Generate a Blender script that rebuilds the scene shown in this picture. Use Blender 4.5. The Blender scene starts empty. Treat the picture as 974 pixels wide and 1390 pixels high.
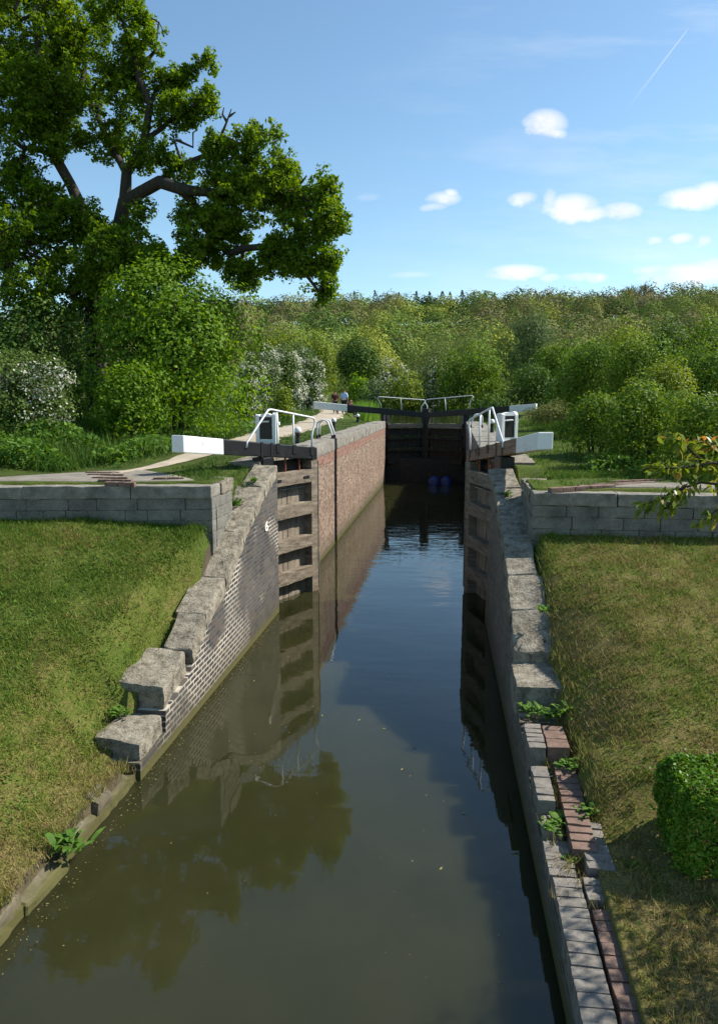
import bpy, math, random
import numpy as np
from mathutils import Vector, noise as mn
random.seed(7); rng=np.random.default_rng(11)
sc=bpy.context.scene; COL=sc.collection
R=math.radians
# ------------------------------------------------------------------ camera
F=1011.;CX=487.;CY=695.;H=4.4
PH=R(8.66);TH=R(7.13)
cd=bpy.data.cameras.new('camera');cam=bpy.data.objects.new('camera',cd);COL.objects.link(cam)
cam.location=(0,0,H);cam.rotation_euler=(R(90)-PH,0,TH)
cd.sensor_fit='VERTICAL';cd.sensor_height=36;cd.lens=36*F/1390.;cd.clip_end=4000;cd.clip_start=.05
sc.camera=cam
FW=(-math.sin(TH)*math.cos(PH),math.cos(TH)*math.cos(PH),-math.sin(PH))
RT=(math.cos(TH),math.sin(TH),0)
UP=(-math.sin(TH)*math.sin(PH),math.cos(TH)*math.sin(PH),math.cos(PH))
def ray(px,py):
    a,b=px-CX,CY-py
    return [RT[i]*a+UP[i]*b+FW[i]*F for i in range(3)]
def atY(px,py,y):
    """a measured sight line taken to the distance y at which the thing stands"""
    d=ray(px,py);t=y/d[1];return (d[0]*t,y,H+d[2]*t)
# ------------------------------------------------------------------ object helpers
def tag(o,label=None,cat=None,group=None,kind=None):
    if label:o['label']=label
    if cat:o['category']=cat
    if group:o['group']=group
    if kind:o['kind']=kind
    return o
def thing(name,label,cat,loc=(0,0,0),rz=0,group=None):
    o=bpy.data.objects.new(name,None);COL.objects.link(o);o.location=loc;o.rotation_euler=(0,0,rz)
    o.empty_display_size=.2
    o['loc']=list(loc)
    return tag(o,label,cat,group)
def raw(name,v,f,mats,parent=None,mi=None,smooth=False):
    me=bpy.data.meshes.new(name)
    v=np.asarray(v,dtype=float).reshape(-1,3)
    if parent is not None:
        p=parent;off=np.zeros(3)
        while p is not None:
            off+=np.array(p.location);p=p.parent
        v=v-off
    me.from_pydata(v.tolist(),[],[tuple(x) for x in f])
    if not isinstance(mats,(list,tuple)):mats=[mats]
    for m in mats:me.materials.append(m)
    if mi is not None and len(mi):me.polygons.foreach_set('material_index',np.asarray(mi,dtype=np.int32))
    if smooth:me.polygons.foreach_set('use_smooth',[True]*len(me.polygons))
    me.update()
    o=bpy.data.objects.new(name,me);COL.objects.link(o)
    if parent is not None:o.parent=parent
    return o
def quads(name,V,mats,parent=None,mi=None,k=4,smooth=False):
    """V: (n,k,3) loose polygons, fast"""
    n=len(V);me=bpy.data.meshes.new(name)
    V=np.asarray(V,dtype=np.float32)
    if parent is not None:
        p=parent;off=np.zeros(3,dtype=np.float32)
        while p is not None:
            off+=np.array(p.location,dtype=np.float32);p=p.parent
        V=V-off
    me.vertices.add(n*k);me.vertices.foreach_set('co',V.reshape(-1))
    me.loops.add(n*k);me.loops.foreach_set('vertex_index',np.arange(n*k,dtype=np.int32))
    me.polygons.add(n);me.polygons.foreach_set('loop_start',np.arange(0,n*k,k,dtype=np.int32))
    me.polygons.foreach_set('loop_total',np.full(n,k,dtype=np.int32))
    if not isinstance(mats,(list,tuple)):mats=[mats]
    for m in mats:me.materials.append(m)
    if mi is not None:me.polygons.foreach_set('material_index',np.asarray(mi,dtype=np.int32))
    me.update(calc_edges=True);me.validate()
    o=bpy.data.objects.new(name,me);COL.objects.link(o)
    if parent is not None:o.parent=parent
    return o
class MB:
    def __init__(s):s.v=[];s.f=[];s.m=[]
    def add(s,v,f,m=0):
        b=len(s.v);s.v+=[tuple(x) for x in v];s.f+=[tuple(i+b for i in q) for q in f];s.m+=[m]*len(f)
    def hexa(s,c,m=0):
        """c: 8 corners, bottom ring 0-3, top ring 4-7"""
        s.add(c,[(3,2,1,0),(4,5,6,7),(0,1,5,4),(1,2,6,5),(2,3,7,6),(3,0,4,7)],m)
    def box(s,x0,x1,y0,y1,z0,z1,m=0):
        s.hexa([(x0,y0,z0),(x1,y0,z0),(x1,y1,z0),(x0,y1,z0),(x0,y0,z1),(x1,y0,z1),(x1,y1,z1),(x0,y1,z1)],m)
    def tube(s,pts,r,n=8,m=0,caps=True):
        pts=[Vector(p) for p in pts]
        rs=r if isinstance(r,(list,tuple)) else [r]*len(pts)
        b=len(s.v);prev=None
        for i,p in enumerate(pts):
            t=(pts[min(i+1,len(pts)-1)]-pts[max(i-1,0)]).normalized()
            if prev is None:
                u=t.orthogonal().normalized()
            else:
                u=(prev-t*prev.dot(t)).normalized()
            prev=u;w=t.cross(u)
            for k in range(n):
                a=2*math.pi*k/n
                s.v.append(tuple(p+(u*math.cos(a)+w*math.sin(a))*rs[i]))
        for i in range(len(pts)-1):
            for k in range(n):
                s.f.append((b+i*n+k,b+i*n+(k+1)%n,b+(i+1)*n+(k+1)%n,b+(i+1)*n+k));s.m.append(m)
        if caps:
            s.f.append(tuple(b+k for k in range(n))[::-1]);s.m.append(m)
            e=b+(len(pts)-1)*n
            s.f.append(tuple(e+k for k in range(n)));s.m.append(m)
    def lathe(s,c,prof,n=16,m=0,axis='z'):
        """prof: (radius, height) pairs"""
        b=len(s.v)
        for r,h in prof:
            for k in range(n):
                a=2*math.pi*k/n;x,y=r*math.cos(a),r*math.sin(a)
                q=(x,y,h) if axis=='z' else ((h,x,y) if axis=='x' else (x,h,y))
                s.v.append((c[0]+q[0],c[1]+q[1],c[2]+q[2]))
        for i in range(len(prof)-1):
            for k in range(n):
                s.f.append((b+i*n+k,b+i*n+(k+1)%n,b+(i+1)*n+(k+1)%n,b+(i+1)*n+k));s.m.append(m)
        s.f.append(tuple(b+k for k in range(n))[::-1]);s.m.append(m)
        e=b+(len(prof)-1)*n;s.f.append(tuple(e+k for k in range(n)));s.m.append(m)
    def rough(s,c,n=6,amp=.02,m=0,sc_=3.,rnd=.25,seed=0):
        """a hewn block: 8 corners, each face gridded, worn edges, noise"""
        c=[Vector(x) for x in c];ctr=sum(c,Vector())/8;so=Vector((seed*3.7,seed*1.3,seed*2.1))
        def tri(a,b,w):
            lo=(c[0]*(1-a)+c[1]*a)*(1-b)+(c[3]*(1-a)+c[2]*a)*b
            hi=(c[4]*(1-a)+c[5]*a)*(1-b)+(c[7]*(1-a)+c[6]*a)*b
            return lo*(1-w)+hi*w
        ids={}
        def vid(i,j,k):
            q=(i,j,k)
            if q in ids:return ids[q]
            p=tri(i/n,j/n,k/n)
            ex=sum(1 for t in q if t in(0,n))
            if ex>=2:p=p+(ctr-p).normalized()*amp*(.45 if ex==2 else .9)
            nv=mn.noise_vector((p+so)*sc_)*amp+mn.noise_vector((p+so)*sc_*3.3)*amp*.45
            p=p+nv
            ids[q]=len(s.v);s.v.append(tuple(p));return ids[q]
        for i in range(n):
            for j in range(n):
                for F_ in (((i,j,0),(i,j+1,0),(i+1,j+1,0),(i+1,j,0)),((i,j,n),(i+1,j,n),(i+1,j+1,n),(i,j+1,n)),
                          ((i,0,j),(i+1,0,j),(i+1,0,j+1),(i,0,j+1)),((i,n,j),(i,n,j+1),(i+1,n,j+1),(i+1,n,j)),
                          ((0,i,j),(0,i,j+1),(0,i+1,j+1),(0,i+1,j)),((n,i,j),(n,i+1,j),(n,i+1,j+1),(n,i,j+1))):
                    s.f.append(tuple(vid(*q) for q in F_));s.m.append(m)
    def build(s,name,mats,parent=None,smooth=False):
        return raw(name,s.v,s.f,mats,parent,s.m,smooth)
def bevel(o,w=.01,seg=2):
    md=o.modifiers.new('bevel','BEVEL');md.width=w;md.segments=seg;md.limit_method='ANGLE';md.angle_limit=R(40)
    return o
def interp(tab,y):
    if y<=tab[0][0]:return tab[0][1]
    for (a,b),(c,d) in zip(tab,tab[1:]):
        if y<=c:return b+(d-b)*(y-a)/(c-a)
    return tab[-1][1]
def sstep(a,b,x):
    t=min(1,max(0,(x-a)/(b-a)));return t*t*(3-2*t)
# ------------------------------------------------------------------ material helpers
class NT:
    def __init__(s,name):
        s.mat=bpy.data.materials.new(name);s.mat.use_nodes=True;s.t=s.mat.node_tree;s.t.nodes.clear()
        s.out=s.n('ShaderNodeOutputMaterial')
    def n(s,t,**k):
        x=s.t.nodes.new(t)
        for a,b in k.items():setattr(x,a,b)
        return x
    def l(s,a,b):s.t.links.new(a,b)
    def pos(s):
        return s.n('ShaderNodeNewGeometry').outputs['Position']
    def noise(s,v,scale,detail=4,rough=.55,sclv=None):
        if sclv:
            mp=s.n('ShaderNodeMapping');mp.inputs['Scale'].default_value=sclv;s.l(v,mp.inputs['Vector']);v=mp.outputs[0]
        x=s.n('ShaderNodeTexNoise');x.inputs['Scale'].default_value=scale;x.inputs['Detail'].default_value=detail;x.inputs['Roughness'].default_value=rough
        s.l(v,x.inputs['Vector']);return x.outputs['Fac']
    def ramp(s,fac,stops):
        x=s.n('ShaderNodeValToRGB');e=x.color_ramp.elements
        while len(e)>1:e.remove(e[-1])
        e[0].position=stops[0][0];e[0].color=(*stops[0][1],1)
        for p,c in stops[1:]:
            q=e.new(p);q.color=(*c,1)
        s.l(fac,x.inputs['Fac']);return x.outputs['Color']
    def val(s,x,a,b,lo=0.,hi=1.):
        q=s.n('ShaderNodeMapRange');q.inputs['From Min'].default_value=a;q.inputs['From Max'].default_value=b
        q.inputs['To Min'].default_value=lo;q.inputs['To Max'].default_value=hi;s.l(x,q.inputs['Value']);return q.outputs[0]
    def math(s,op,a,b=None):
        q=s.n('ShaderNodeMath',operation=op)
        for i,x in enumerate((a,b)):
            if x is None:continue
            if isinstance(x,(int,float)):q.inputs[i].default_value=x
            else:s.l(x,q.inputs[i])
        return q.outputs[0]
    def mix(s,f,a,b):
        q=s.n('ShaderNodeMix',data_type='RGBA')
        for i,x in ((0,f),(6,a),(7,b)):
            if isinstance(x,(int,float)):q.inputs[i].default_value=x
            elif isinstance(x,tuple):q.inputs[i].default_value=(*x,1)
            else:s.l(x,q.inputs[i])
        return q.outputs[2]
    def xyz(s,v):
        q=s.n('ShaderNodeSeparateXYZ');s.l(v,q.inputs[0]);return q.outputs
    def comb(s,*a):
        q=s.n('ShaderNodeCombineXYZ')
        for i,x in enumerate(a):
            if isinstance(x,(int,float)):q.inputs[i].default_value=x
            else:s.l(x,q.inputs[i])
        return q.outputs[0]
    def bump(s,h,st=.4,d=.02):
        q=s.n('ShaderNodeBump');q.inputs['Strength'].default_value=st;q.inputs['Distance'].default_value=d;s.l(h,q.inputs['Height']);return q.outputs[0]
    def pbr(s,col,rough=.85,nrm=None,spec=.3,metal=0.):
        b=s.n('ShaderNodeBsdfPrincipled')
        if isinstance(col,tuple):b.inputs['Base Color'].default_value=(*col,1)
        else:s.l(col,b.inputs['Base Color'])
        if isinstance(rough,(int,float)):b.inputs['Roughness'].default_value=rough
        else:s.l(rough,b.inputs['Roughness'])
        b.inputs['Specular IOR Level'].default_value=spec;b.inputs['Metallic'].default_value=metal
        if nrm is not None:s.l(nrm,b.inputs['Normal'])
        s.bsdf=b
        s.l(b.outputs[0],s.out.inputs[0]);return s.mat
def mottled(name,stops,scale=6,rough=.9,bst=.5,bd=.02,fine=40,sclv=None,spec=.25):
    t=NT(name);p=t.pos()
    a=t.noise(p,scale,6,.65,sclv);b=t.noise(p,fine,5,.7)
    m=t.math('ADD',t.math('MULTIPLY',a,.65),t.math('MULTIPLY',b,.35))
    c=t.ramp(m,stops)
    return t.pbr(c,rough,t.bump(b,bst,bd),spec)
def brickmat(name,cols,mortar,bw=.225,rh=.075,ms=.011,axis='yz',stain=None,streak=None,algae=True,bst=.6,morvar=None):
    t=NT(name);p=t.pos();x,y,z=t.xyz(p)
    u={'yz':y,'xz':x,'xy+z':t.math('ADD',x,y)}[axis]
    wob=t.noise(p,1.2,2)
    v=t.comb(u,t.math('ADD',z,t.math('MULTIPLY',wob,.03)),0.)
    b=t.n('ShaderNodeTexBrick');b.inputs['Scale'].default_value=1;b.inputs['Brick Width'].default_value=bw;b.inputs['Row Height'].default_value=rh
    b.inputs['Mortar Size'].default_value=ms;b.inputs['Mortar Smooth'].default_value=.15;b.inputs['Bias'].default_value=0
    b.inputs['Color1'].default_value=(0,0,0,1);b.inputs['Color2'].default_value=(1,1,1,1);b.inputs['Mortar'].default_value=(.5,.5,.5,1)
    t.l(v,b.inputs['Vector'])
    n1=t.noise(p,2.2,5,.6);n2=t.noise(p,30,4,.6)
    sel=t.math('ADD',t.math('MULTIPLY',b.outputs['Color'],.55),t.math('MULTIPLY',n2,.45))
    bc=t.ramp(sel,cols)
    mc=t.mix(t.val(n1,.35,.65),tuple(k*.75 for k in mortar),mortar)
    if morvar is not None:
        # patches where the pointing has weathered away
        mc=t.mix(t.val(t.math('ADD',t.noise(p,.9,3,.5),t.val(t.math('SUBTRACT',y,t.math('MULTIPLY',z,-.15)),11.9,13.2,0,.2)),.5,.62),mc,morvar)
    c=t.mix(b.outputs['Fac'],bc,mc)
    if stain:c=t.mix(t.math('MULTIPLY',t.val(t.noise(p,1.3,6,.7),.45,.75),.75),c,stain)
    if streak:
        sv=t.noise(t.comb(t.math('MULTIPLY',u,4.),t.math('MULTIPLY',z,.35),0.),1.6,6,.7)
        c=t.mix(t.math('MULTIPLY',t.val(sv,.55,.72),.7),c,streak)
    if algae:
        zz=t.math('ADD',z,t.math('MULTIPLY',t.noise(p,9,4),-.16))
        c=t.mix(t.val(zz,.07,.0),c,(.125,.115,.018))
        zz2=t.math('ADD',z,t.math('MULTIPLY',t.noise(p,3,4),-.5))
        c=t.mix(t.math('MULTIPLY',t.val(zz2,.40,-.15),.6),c,(.055,.05,.03))
    h=t.math('ADD',t.math('MULTIPLY',t.math('SUBTRACT',1.,b.outputs['Fac']),.6),t.math('MULTIPLY',n2,.5))
    return t.pbr(c,.85,t.bump(h,bst,.012),.25)
def paint(name,c,dirt,rough=.45,amt=.6):
    t=NT(name);p=t.pos();n=t.noise(p,5,6,.7);n2=t.noise(p,60,3)
    col=t.mix(t.math('MULTIPLY',t.val(n,.52,.78),amt),c,dirt)
    return t.pbr(col,rough,t.bump(n2,.15,.005),.4)
GAIN=1.45
def leafmat(name,stops,transl=.3,tc=None,rough=.6,spec=.12,big_=.55,isl=.6):
    t=NT(name);g=t.n('ShaderNodeNewGeometry')
    big=t.noise(g.outputs['Position'],big_,3)
    f=t.math('ADD',t.math('MULTIPLY',g.outputs['Random Per Island'],isl),t.math('MULTIPLY',t.val(big,.3,.7),1-isl))
    c=t.ramp(f,[(p_,tuple(min(.75,q*GAIN) if q<.36 else q for q in k)) for p_,k in stops])
    t.pbr(c,rough,None,spec)
    if transl>0:
        tr=t.n('ShaderNodeBsdfTranslucent')
        hs=t.n('ShaderNodeHueSaturation');hs.inputs['Value'].default_value=1.5;hs.inputs['Hue'].default_value=.485;hs.inputs['Saturation'].default_value=1.1
        t.l(c,hs.inputs['Color']);t.l(hs.outputs[0],tr.inputs['Color'])
        mx=t.n('ShaderNodeMixShader');mx.inputs[0].default_value=transl
        t.l(t.bsdf.outputs[0],mx.inputs[1]);t.l(tr.outputs[0],mx.inputs[2]);t.l(mx.outputs[0],t.out.inputs[0])
    return t.mat
def turf_group():
    g=bpy.data.node_groups.new('turf_colour','ShaderNodeTree')
    g.interface.new_socket('Color',in_out='OUTPUT',socket_type='NodeSocketColor')
    t=NT.__new__(NT);t.t=g;t.mat=None
    o=g.nodes.new('NodeGroupOutput')
    p=t.pos();x,y,z=t.xyz(p)
    n1=t.noise(p,.9,5,.6);n2=t.noise(p,4.5,5,.65);n3=t.noise(p,17,4,.7)
    # the right-hand bank is drier than the left, and the upper strip lusher
    dry=t.val(x,-1.,1.6,0.,.085)
    up=t.val(y,10.8,12.2,0.,-.16)
    edge=t.val(z,1.1,.3,0.,.10)
    f=t.math('ADD',t.math('ADD',t.math('ADD',t.math('MULTIPLY',n1,.34),t.math('ADD',t.math('MULTIPLY',n2,.36),t.math('MULTIPLY',n3,.36))),dry),t.math('ADD',up,edge))
    c=t.ramp(f,[(.36,(.046,.098,.009)),(.47,(.092,.162,.015)),(.56,(.148,.192,.027)),(.66,(.245,.205,.062)),(.78,(.32,.25,.11))])
    t.l(c,o.inputs[0]);return g
TURF=turf_group()
def turf(name,blade=False):
    t=NT(name);q=t.n('ShaderNodeGroup');q.node_tree=TURF;c=q.outputs[0]
    g=t.n('ShaderNodeNewGeometry')
    if blade:
        r=g.outputs['Random Per Island']
        hs=t.n('ShaderNodeHueSaturation');t.l(c,hs.inputs['Color'])
        t.l(t.val(r,0,1,.55,1.55),hs.inputs['Value']);t.l(t.val(t.math('FRACT',t.math('MULTIPLY',r,37.)),0,1,.475,.52),hs.inputs['Hue'])
        t.pbr(hs.outputs[0],.6,None,.2)
        tr=t.n('ShaderNodeBsdfTranslucent');t.l(hs.outputs[0],tr.inputs['Color'])
        mx=t.n('ShaderNodeMixShader');mx.inputs[0].default_value=.3
        t.l(t.bsdf.outputs[0],mx.inputs[1]);t.l(tr.outputs[0],mx.inputs[2]);t.l(mx.outputs[0],t.out.inputs[0])
        return t.mat
    n=t.noise(t.pos(),55,4,.7);n0=t.noise(t.pos(),14,4,.7)
    c=t.mix(t.val(n,.35,.7),c,(.06,.048,.022))
    return t.pbr(c,.95,t.bump(t.math('ADD',n,n0),.8,.04),.1)
M={}
M['turf']=turf('turf');M['blade']=turf('grass_blades',True)
M['mud']=mottled('mud',[(.3,(.04,.03,.015)),(.7,(.09,.07,.04))])
M['brick_blue']=brickmat('blue_engineering_brick',[(.2,(.030,.031,.037)),(.5,(.058,.055,.058)),(.7,(.090,.072,.062)),(.9,(.13,.095,.075))],(.56,.50,.40),ms=.013,stain=(.13,.118,.10),morvar=(.095,.085,.07))
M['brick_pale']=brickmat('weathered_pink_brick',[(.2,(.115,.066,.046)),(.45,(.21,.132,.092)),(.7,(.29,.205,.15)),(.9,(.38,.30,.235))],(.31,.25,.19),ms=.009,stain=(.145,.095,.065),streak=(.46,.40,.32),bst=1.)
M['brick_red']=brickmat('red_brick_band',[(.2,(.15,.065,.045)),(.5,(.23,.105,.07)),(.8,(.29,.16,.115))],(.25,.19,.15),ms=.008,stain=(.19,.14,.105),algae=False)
M['brick_dark']=brickmat('shaded_brick',[(.2,(.06,.05,.042)),(.5,(.12,.095,.075)),(.8,(.19,.14,.10))],(.25,.22,.18),stain=(.09,.08,.06),streak=(.20,.18,.15))  # darker brick; the shade these walls stand in is put into the colour
M['stone']=mottled('weathered_limestone',[(.34,(.055,.047,.036)),(.43,(.165,.142,.105)),(.53,(.28,.245,.185)),(.68,(.40,.36,.285))],7,.95,1.,.035,30)
M['stone_grey']=mottled('grey_stone_blocks',[(.32,(.075,.07,.058)),(.44,(.155,.147,.125)),(.55,(.215,.203,.17)),(.64,(.27,.255,.215)),(.72,(.36,.345,.29))],2.6,.95,1.,.03,34)
M['cap']=mottled('grey_coping',[(.32,(.10,.094,.08)),(.5,(.22,.20,.165)),(.66,(.34,.315,.265))],5,.95,.8,.02,45)
M['concrete']=mottled('pale_worn_paving',[(.3,(.12,.105,.08)),(.5,(.21,.185,.15)),(.7,(.29,.26,.215))],3,.95,.6,.02,60)
M['gravel']=mottled('beige_gravel',[(.3,(.24,.195,.135)),(.5,(.37,.31,.23)),(.7,(.46,.39,.30))],1.5,.95,.6,.02,70)
M['brickred2']=mottled('loose_red_brick',[(.3,(.10,.068,.052)),(.5,(.175,.112,.084)),(.7,(.245,.17,.135))],9,.9,.6,.01,60)
M['brickgrey2']=mottled('grey_brick',[(.3,(.10,.088,.074)),(.5,(.185,.165,.14)),(.7,(.27,.24,.20))],9,.9,.6,.01,60)
M['wood']=mottled('grey_oak',[(.28,(.055,.042,.030)),(.42,(.17,.135,.10)),(.56,(.27,.225,.17)),(.74,(.38,.33,.26))],3.2,.85,.8,.015,26,(3,3,.7))
M['rail_wood']=mottled('weathered_rail',[(.30,(.045,.034,.024)),(.43,(.145,.112,.08)),(.56,(.235,.192,.142)),(.74,(.36,.31,.24))],3.2,.85,.8,.015,26,(.8,.8,4))
M['dark_wood']=mottled('wet_dark_oak',[(.3,(.012,.011,.009)),(.5,(.030,.026,.02)),(.7,(.06,.05,.036))],4,.6,.6,.01,30)
M['black']=paint('black_paint',(.011,.011,.012),(.045,.043,.04),.42)
M['brown']=mottled('bare_brown_timber',[(.3,(.12,.07,.045)),(.5,(.21,.13,.085)),(.7,(.28,.19,.13))],4,.8,.5,.01,30,(1,1,3))
M['white']=paint('white_paint',(.72,.72,.71),(.42,.38,.31),.5,.6)
M['white_iron']=paint('white_iron',(.74,.74,.74),(.34,.25,.17),.4,.6)
M['iron']=paint('black_iron',(.012,.012,.013),(.06,.035,.02),.45)
M['rust']=mottled('rust',[(.3,(.16,.05,.02)),(.7,(.35,.13,.06))],20)
M['bark']=mottled('bark',[(.3,(.022,.018,.013)),(.5,(.05,.042,.032)),(.7,(.095,.082,.062))],4,.95,1.,.04,22,(4,4,.7))
M['blue']=paint('blue_plastic',(.018,.04,.17),(.03,.045,.10),.35,.4)
M['moss']=leafmat('moss',[(.1,(.03,.05,.008)),(.9,(.11,.14,.02))],.1)
M['skin']=mottled('skin',[(.3,(.42,.24,.17)),(.7,(.50,.30,.22))],8,.55,.05)
M['shirt']=mottled('light_blue_cotton',[(.3,(.38,.50,.68)),(.7,(.47,.60,.78))],8,.85,.3)
M['navy']=mottled('dark_cloth',[(.3,(.012,.013,.02)),(.7,(.03,.03,.04))],8,.9,.3)
M['plum']=mottled('dark_red_cloth',[(.3,(.06,.015,.02)),(.7,(.10,.03,.03))],8,.9,.3)
M['hair']=mottled('brown_hair',[(.3,(.02,.013,.008)),(.7,(.05,.03,.02))],30,.7,.5)
L={}
L['oak']=leafmat('oak_leaf',[(.05,(.032,.066,.005)),(.45,(.066,.124,.009)),(.8,(.118,.172,.014)),(1,(.17,.21,.026))],.45)
L['maple']=leafmat('maple_leaf',[(.05,(.045,.095,.008)),(.5,(.085,.155,.014)),(1,(.14,.205,.026))],.42)
L['ivy']=leafmat('ivy_leaf',[(.05,(.012,.026,.006)),(.6,(.028,.048,.012)),(1,(.06,.075,.025))],.1)
L['haw']=leafmat('hawthorn_leaf',[(.05,(.030,.058,.012)),(.6,(.058,.092,.018)),(1,(.09,.12,.03))],.25)
L['blossom']=leafmat('may_blossom',[(.05,(.30,.31,.21)),(.5,(.46,.46,.36)),(1,(.62,.61,.52))],.25)
L['bush']=leafmat('shrub_leaf',[(.05,(.032,.070,.008)),(.5,(.070,.122,.014)),(.85,(.12,.165,.022)),(1,(.17,.17,.04))],.3)
L['yellow']=leafmat('yellow_green_leaf',[(.05,(.060,.095,.010)),(.5,(.105,.145,.016)),(1,(.17,.19,.03))],.3)
L['dark']=leafmat('dark_green_leaf',[(.05,(.022,.048,.008)),(.6,(.048,.088,.014)),(1,(.085,.13,.024))],.22)
L['willow']=leafmat('willow_leaf',[(.05,(.062,.092,.024)),(.6,(.105,.135,.04)),(1,(.16,.18,.065))],.3)
L['poplar']=leafmat('silvery_leaf',[(.05,(.040,.070,.024)),(.6,(.068,.105,.036)),(1,(.105,.14,.058))],.25)
L['box']=leafmat('box_leaf',[(.05,(.028,.070,.006)),(.6,(.058,.125,.010)),(1,(.12,.19,.02))],.25,rough=.4)
L['cherry']=leafmat('cherry_leaf',[(.05,(.055,.095,.012)),(.5,(.105,.145,.02)),(.68,(.16,.16,.03)),(.80,(.30,.14,.04)),(1,(.42,.13,.05))],.4,rough=.35)
L['weed']=leafmat('weed_leaf',[(.05,(.030,.070,.010)),(.6,(.062,.125,.018)),(1,(.11,.17,.03))],.3)
L['reed']=leafmat('reed_leaf',[(.05,(.06,.13,.02)),(1,(.14,.23,.04))],.3)
L['wood_olive']=leafmat('woodland_olive',[(.05,(0.081,0.093,0.032)),(.5,(0.125,0.136,0.045)),(1,(0.177,0.177,0.061))],.12,spec=.0,rough=.9,big_=.05,isl=.3)
L['wood_brown']=leafmat('woodland_brown',[(.05,(0.086,0.081,0.041)),(.5,(0.124,0.115,0.055)),(1,(0.167,0.155,0.071))],.12,spec=.0,rough=.9,big_=.05,isl=.3)
L['wood_green']=leafmat('woodland_green',[(.05,(0.064,0.106,0.025)),(.5,(0.103,0.154,0.036)),(1,(0.158,0.209,0.052))],.12,spec=.0,rough=.9,big_=.05,isl=.3)
L['wood_lime']=leafmat('woodland_lime',[(.05,(0.129,0.158,0.029)),(.5,(0.190,0.213,0.041)),(1,(0.250,0.266,0.057))],.12,spec=.0,rough=.9,big_=.05,isl=.3)
L['wood_dark']=leafmat('woodland_dark',[(.05,(0.021,0.037,0.014)),(.5,(0.034,0.055,0.018)),(1,(0.057,0.078,0.028))],.12,spec=.0,rough=.9,big_=.05,isl=.3)
# ================================================================== TERRAIN
XL=-3.52
PL=[(-6,.27),(2,.27),(7.7,.30),(7.8,.42),(8.5,.45),(8.55,.80),(9.46,.90),(9.55,1.0),(10.03,1.26),(11.1,1.56),(11.86,1.98),(12.9,2.45),(14.0,2.86),(14.75,3.06),(16,3.2)]
PR=[(-6,.46),(5.8,.5),(6.6,.56),(7.3,.66),(8.4,.84),(8.5,1.0),(9.25,1.05),(9.29,1.2),(9.7,1.5),(11.2,2.16),(13.0,2.6),(14.75,3.05),(16,3.2)]
LW=[(-6,.40),(4,.45),(5.5,.60),(7,.88),(8.5,1.25),(10,1.76),(11,2.14),(11.5,2.34),(13,2.4)]
RW=[(-6,.48),(6.25,.56),(6.5,.66),(6.8,.93),(7.4,1.2),(8.3,1.52),(9.6,1.9),(11.4,2.36),(13,2.4)]
def xr_face(y,z=0):
    return .68+max(0,14.5-y)*.020+.035*z*(1 if y<14.5 else .3)
def wall_l(x):return 11.6+(x+3.85)*.17
def chan(y):
    if y<40.3:return (-3.60 if y<7.6 else -3.8),xr_face(y,0)+.3
    w=2.2+2.6*sstep(40.3,48,y)+.8*sstep(50,90,y)
    c=-1.5-9.*max(0,(y-66)/60.)**1.6
    return c-w,c+w
def path_c(y):
    return interp([(11,-6.3),(12.8,-6.2),(14.4,-5.9),(18.8,-5.85),(22,-6.05),(27,-6.3),(36,-6.9),(50,-8.2),(60,-9.6),(80,-13.5),(110,-22)],y)
def upper(x,y):
    z=3.03+.12*sstep(13,20,y)+.15*sstep(36,52,y)
    xl,xr=chan(max(y,40.4)) if y>40 else (-3.8,1.)
    d=(path_c(y)-1.0)-x
    if d>0:z+=.75*sstep(.3,7,d)
    if x>xr:z+=.30*sstep(1.0,7,x-xr)*sstep(12.6,15,y)
    z+=mn.noise(Vector((x*.5,y*.5,3.)))*.06*sstep(0,3,abs(x-(-1.5))-2)
    if y>120:
        rise=sstep(125,400,y+.10*x+12*mn.noise(Vector((x*.01,y*.01,0))))
        z+=rise*(36+7*mn.noise(Vector((x*.006,y*.004,5.)))) - .012*max(0,-x-40)*rise*2
        if y>470:z-=0.02*(y-470)
    return z
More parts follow.
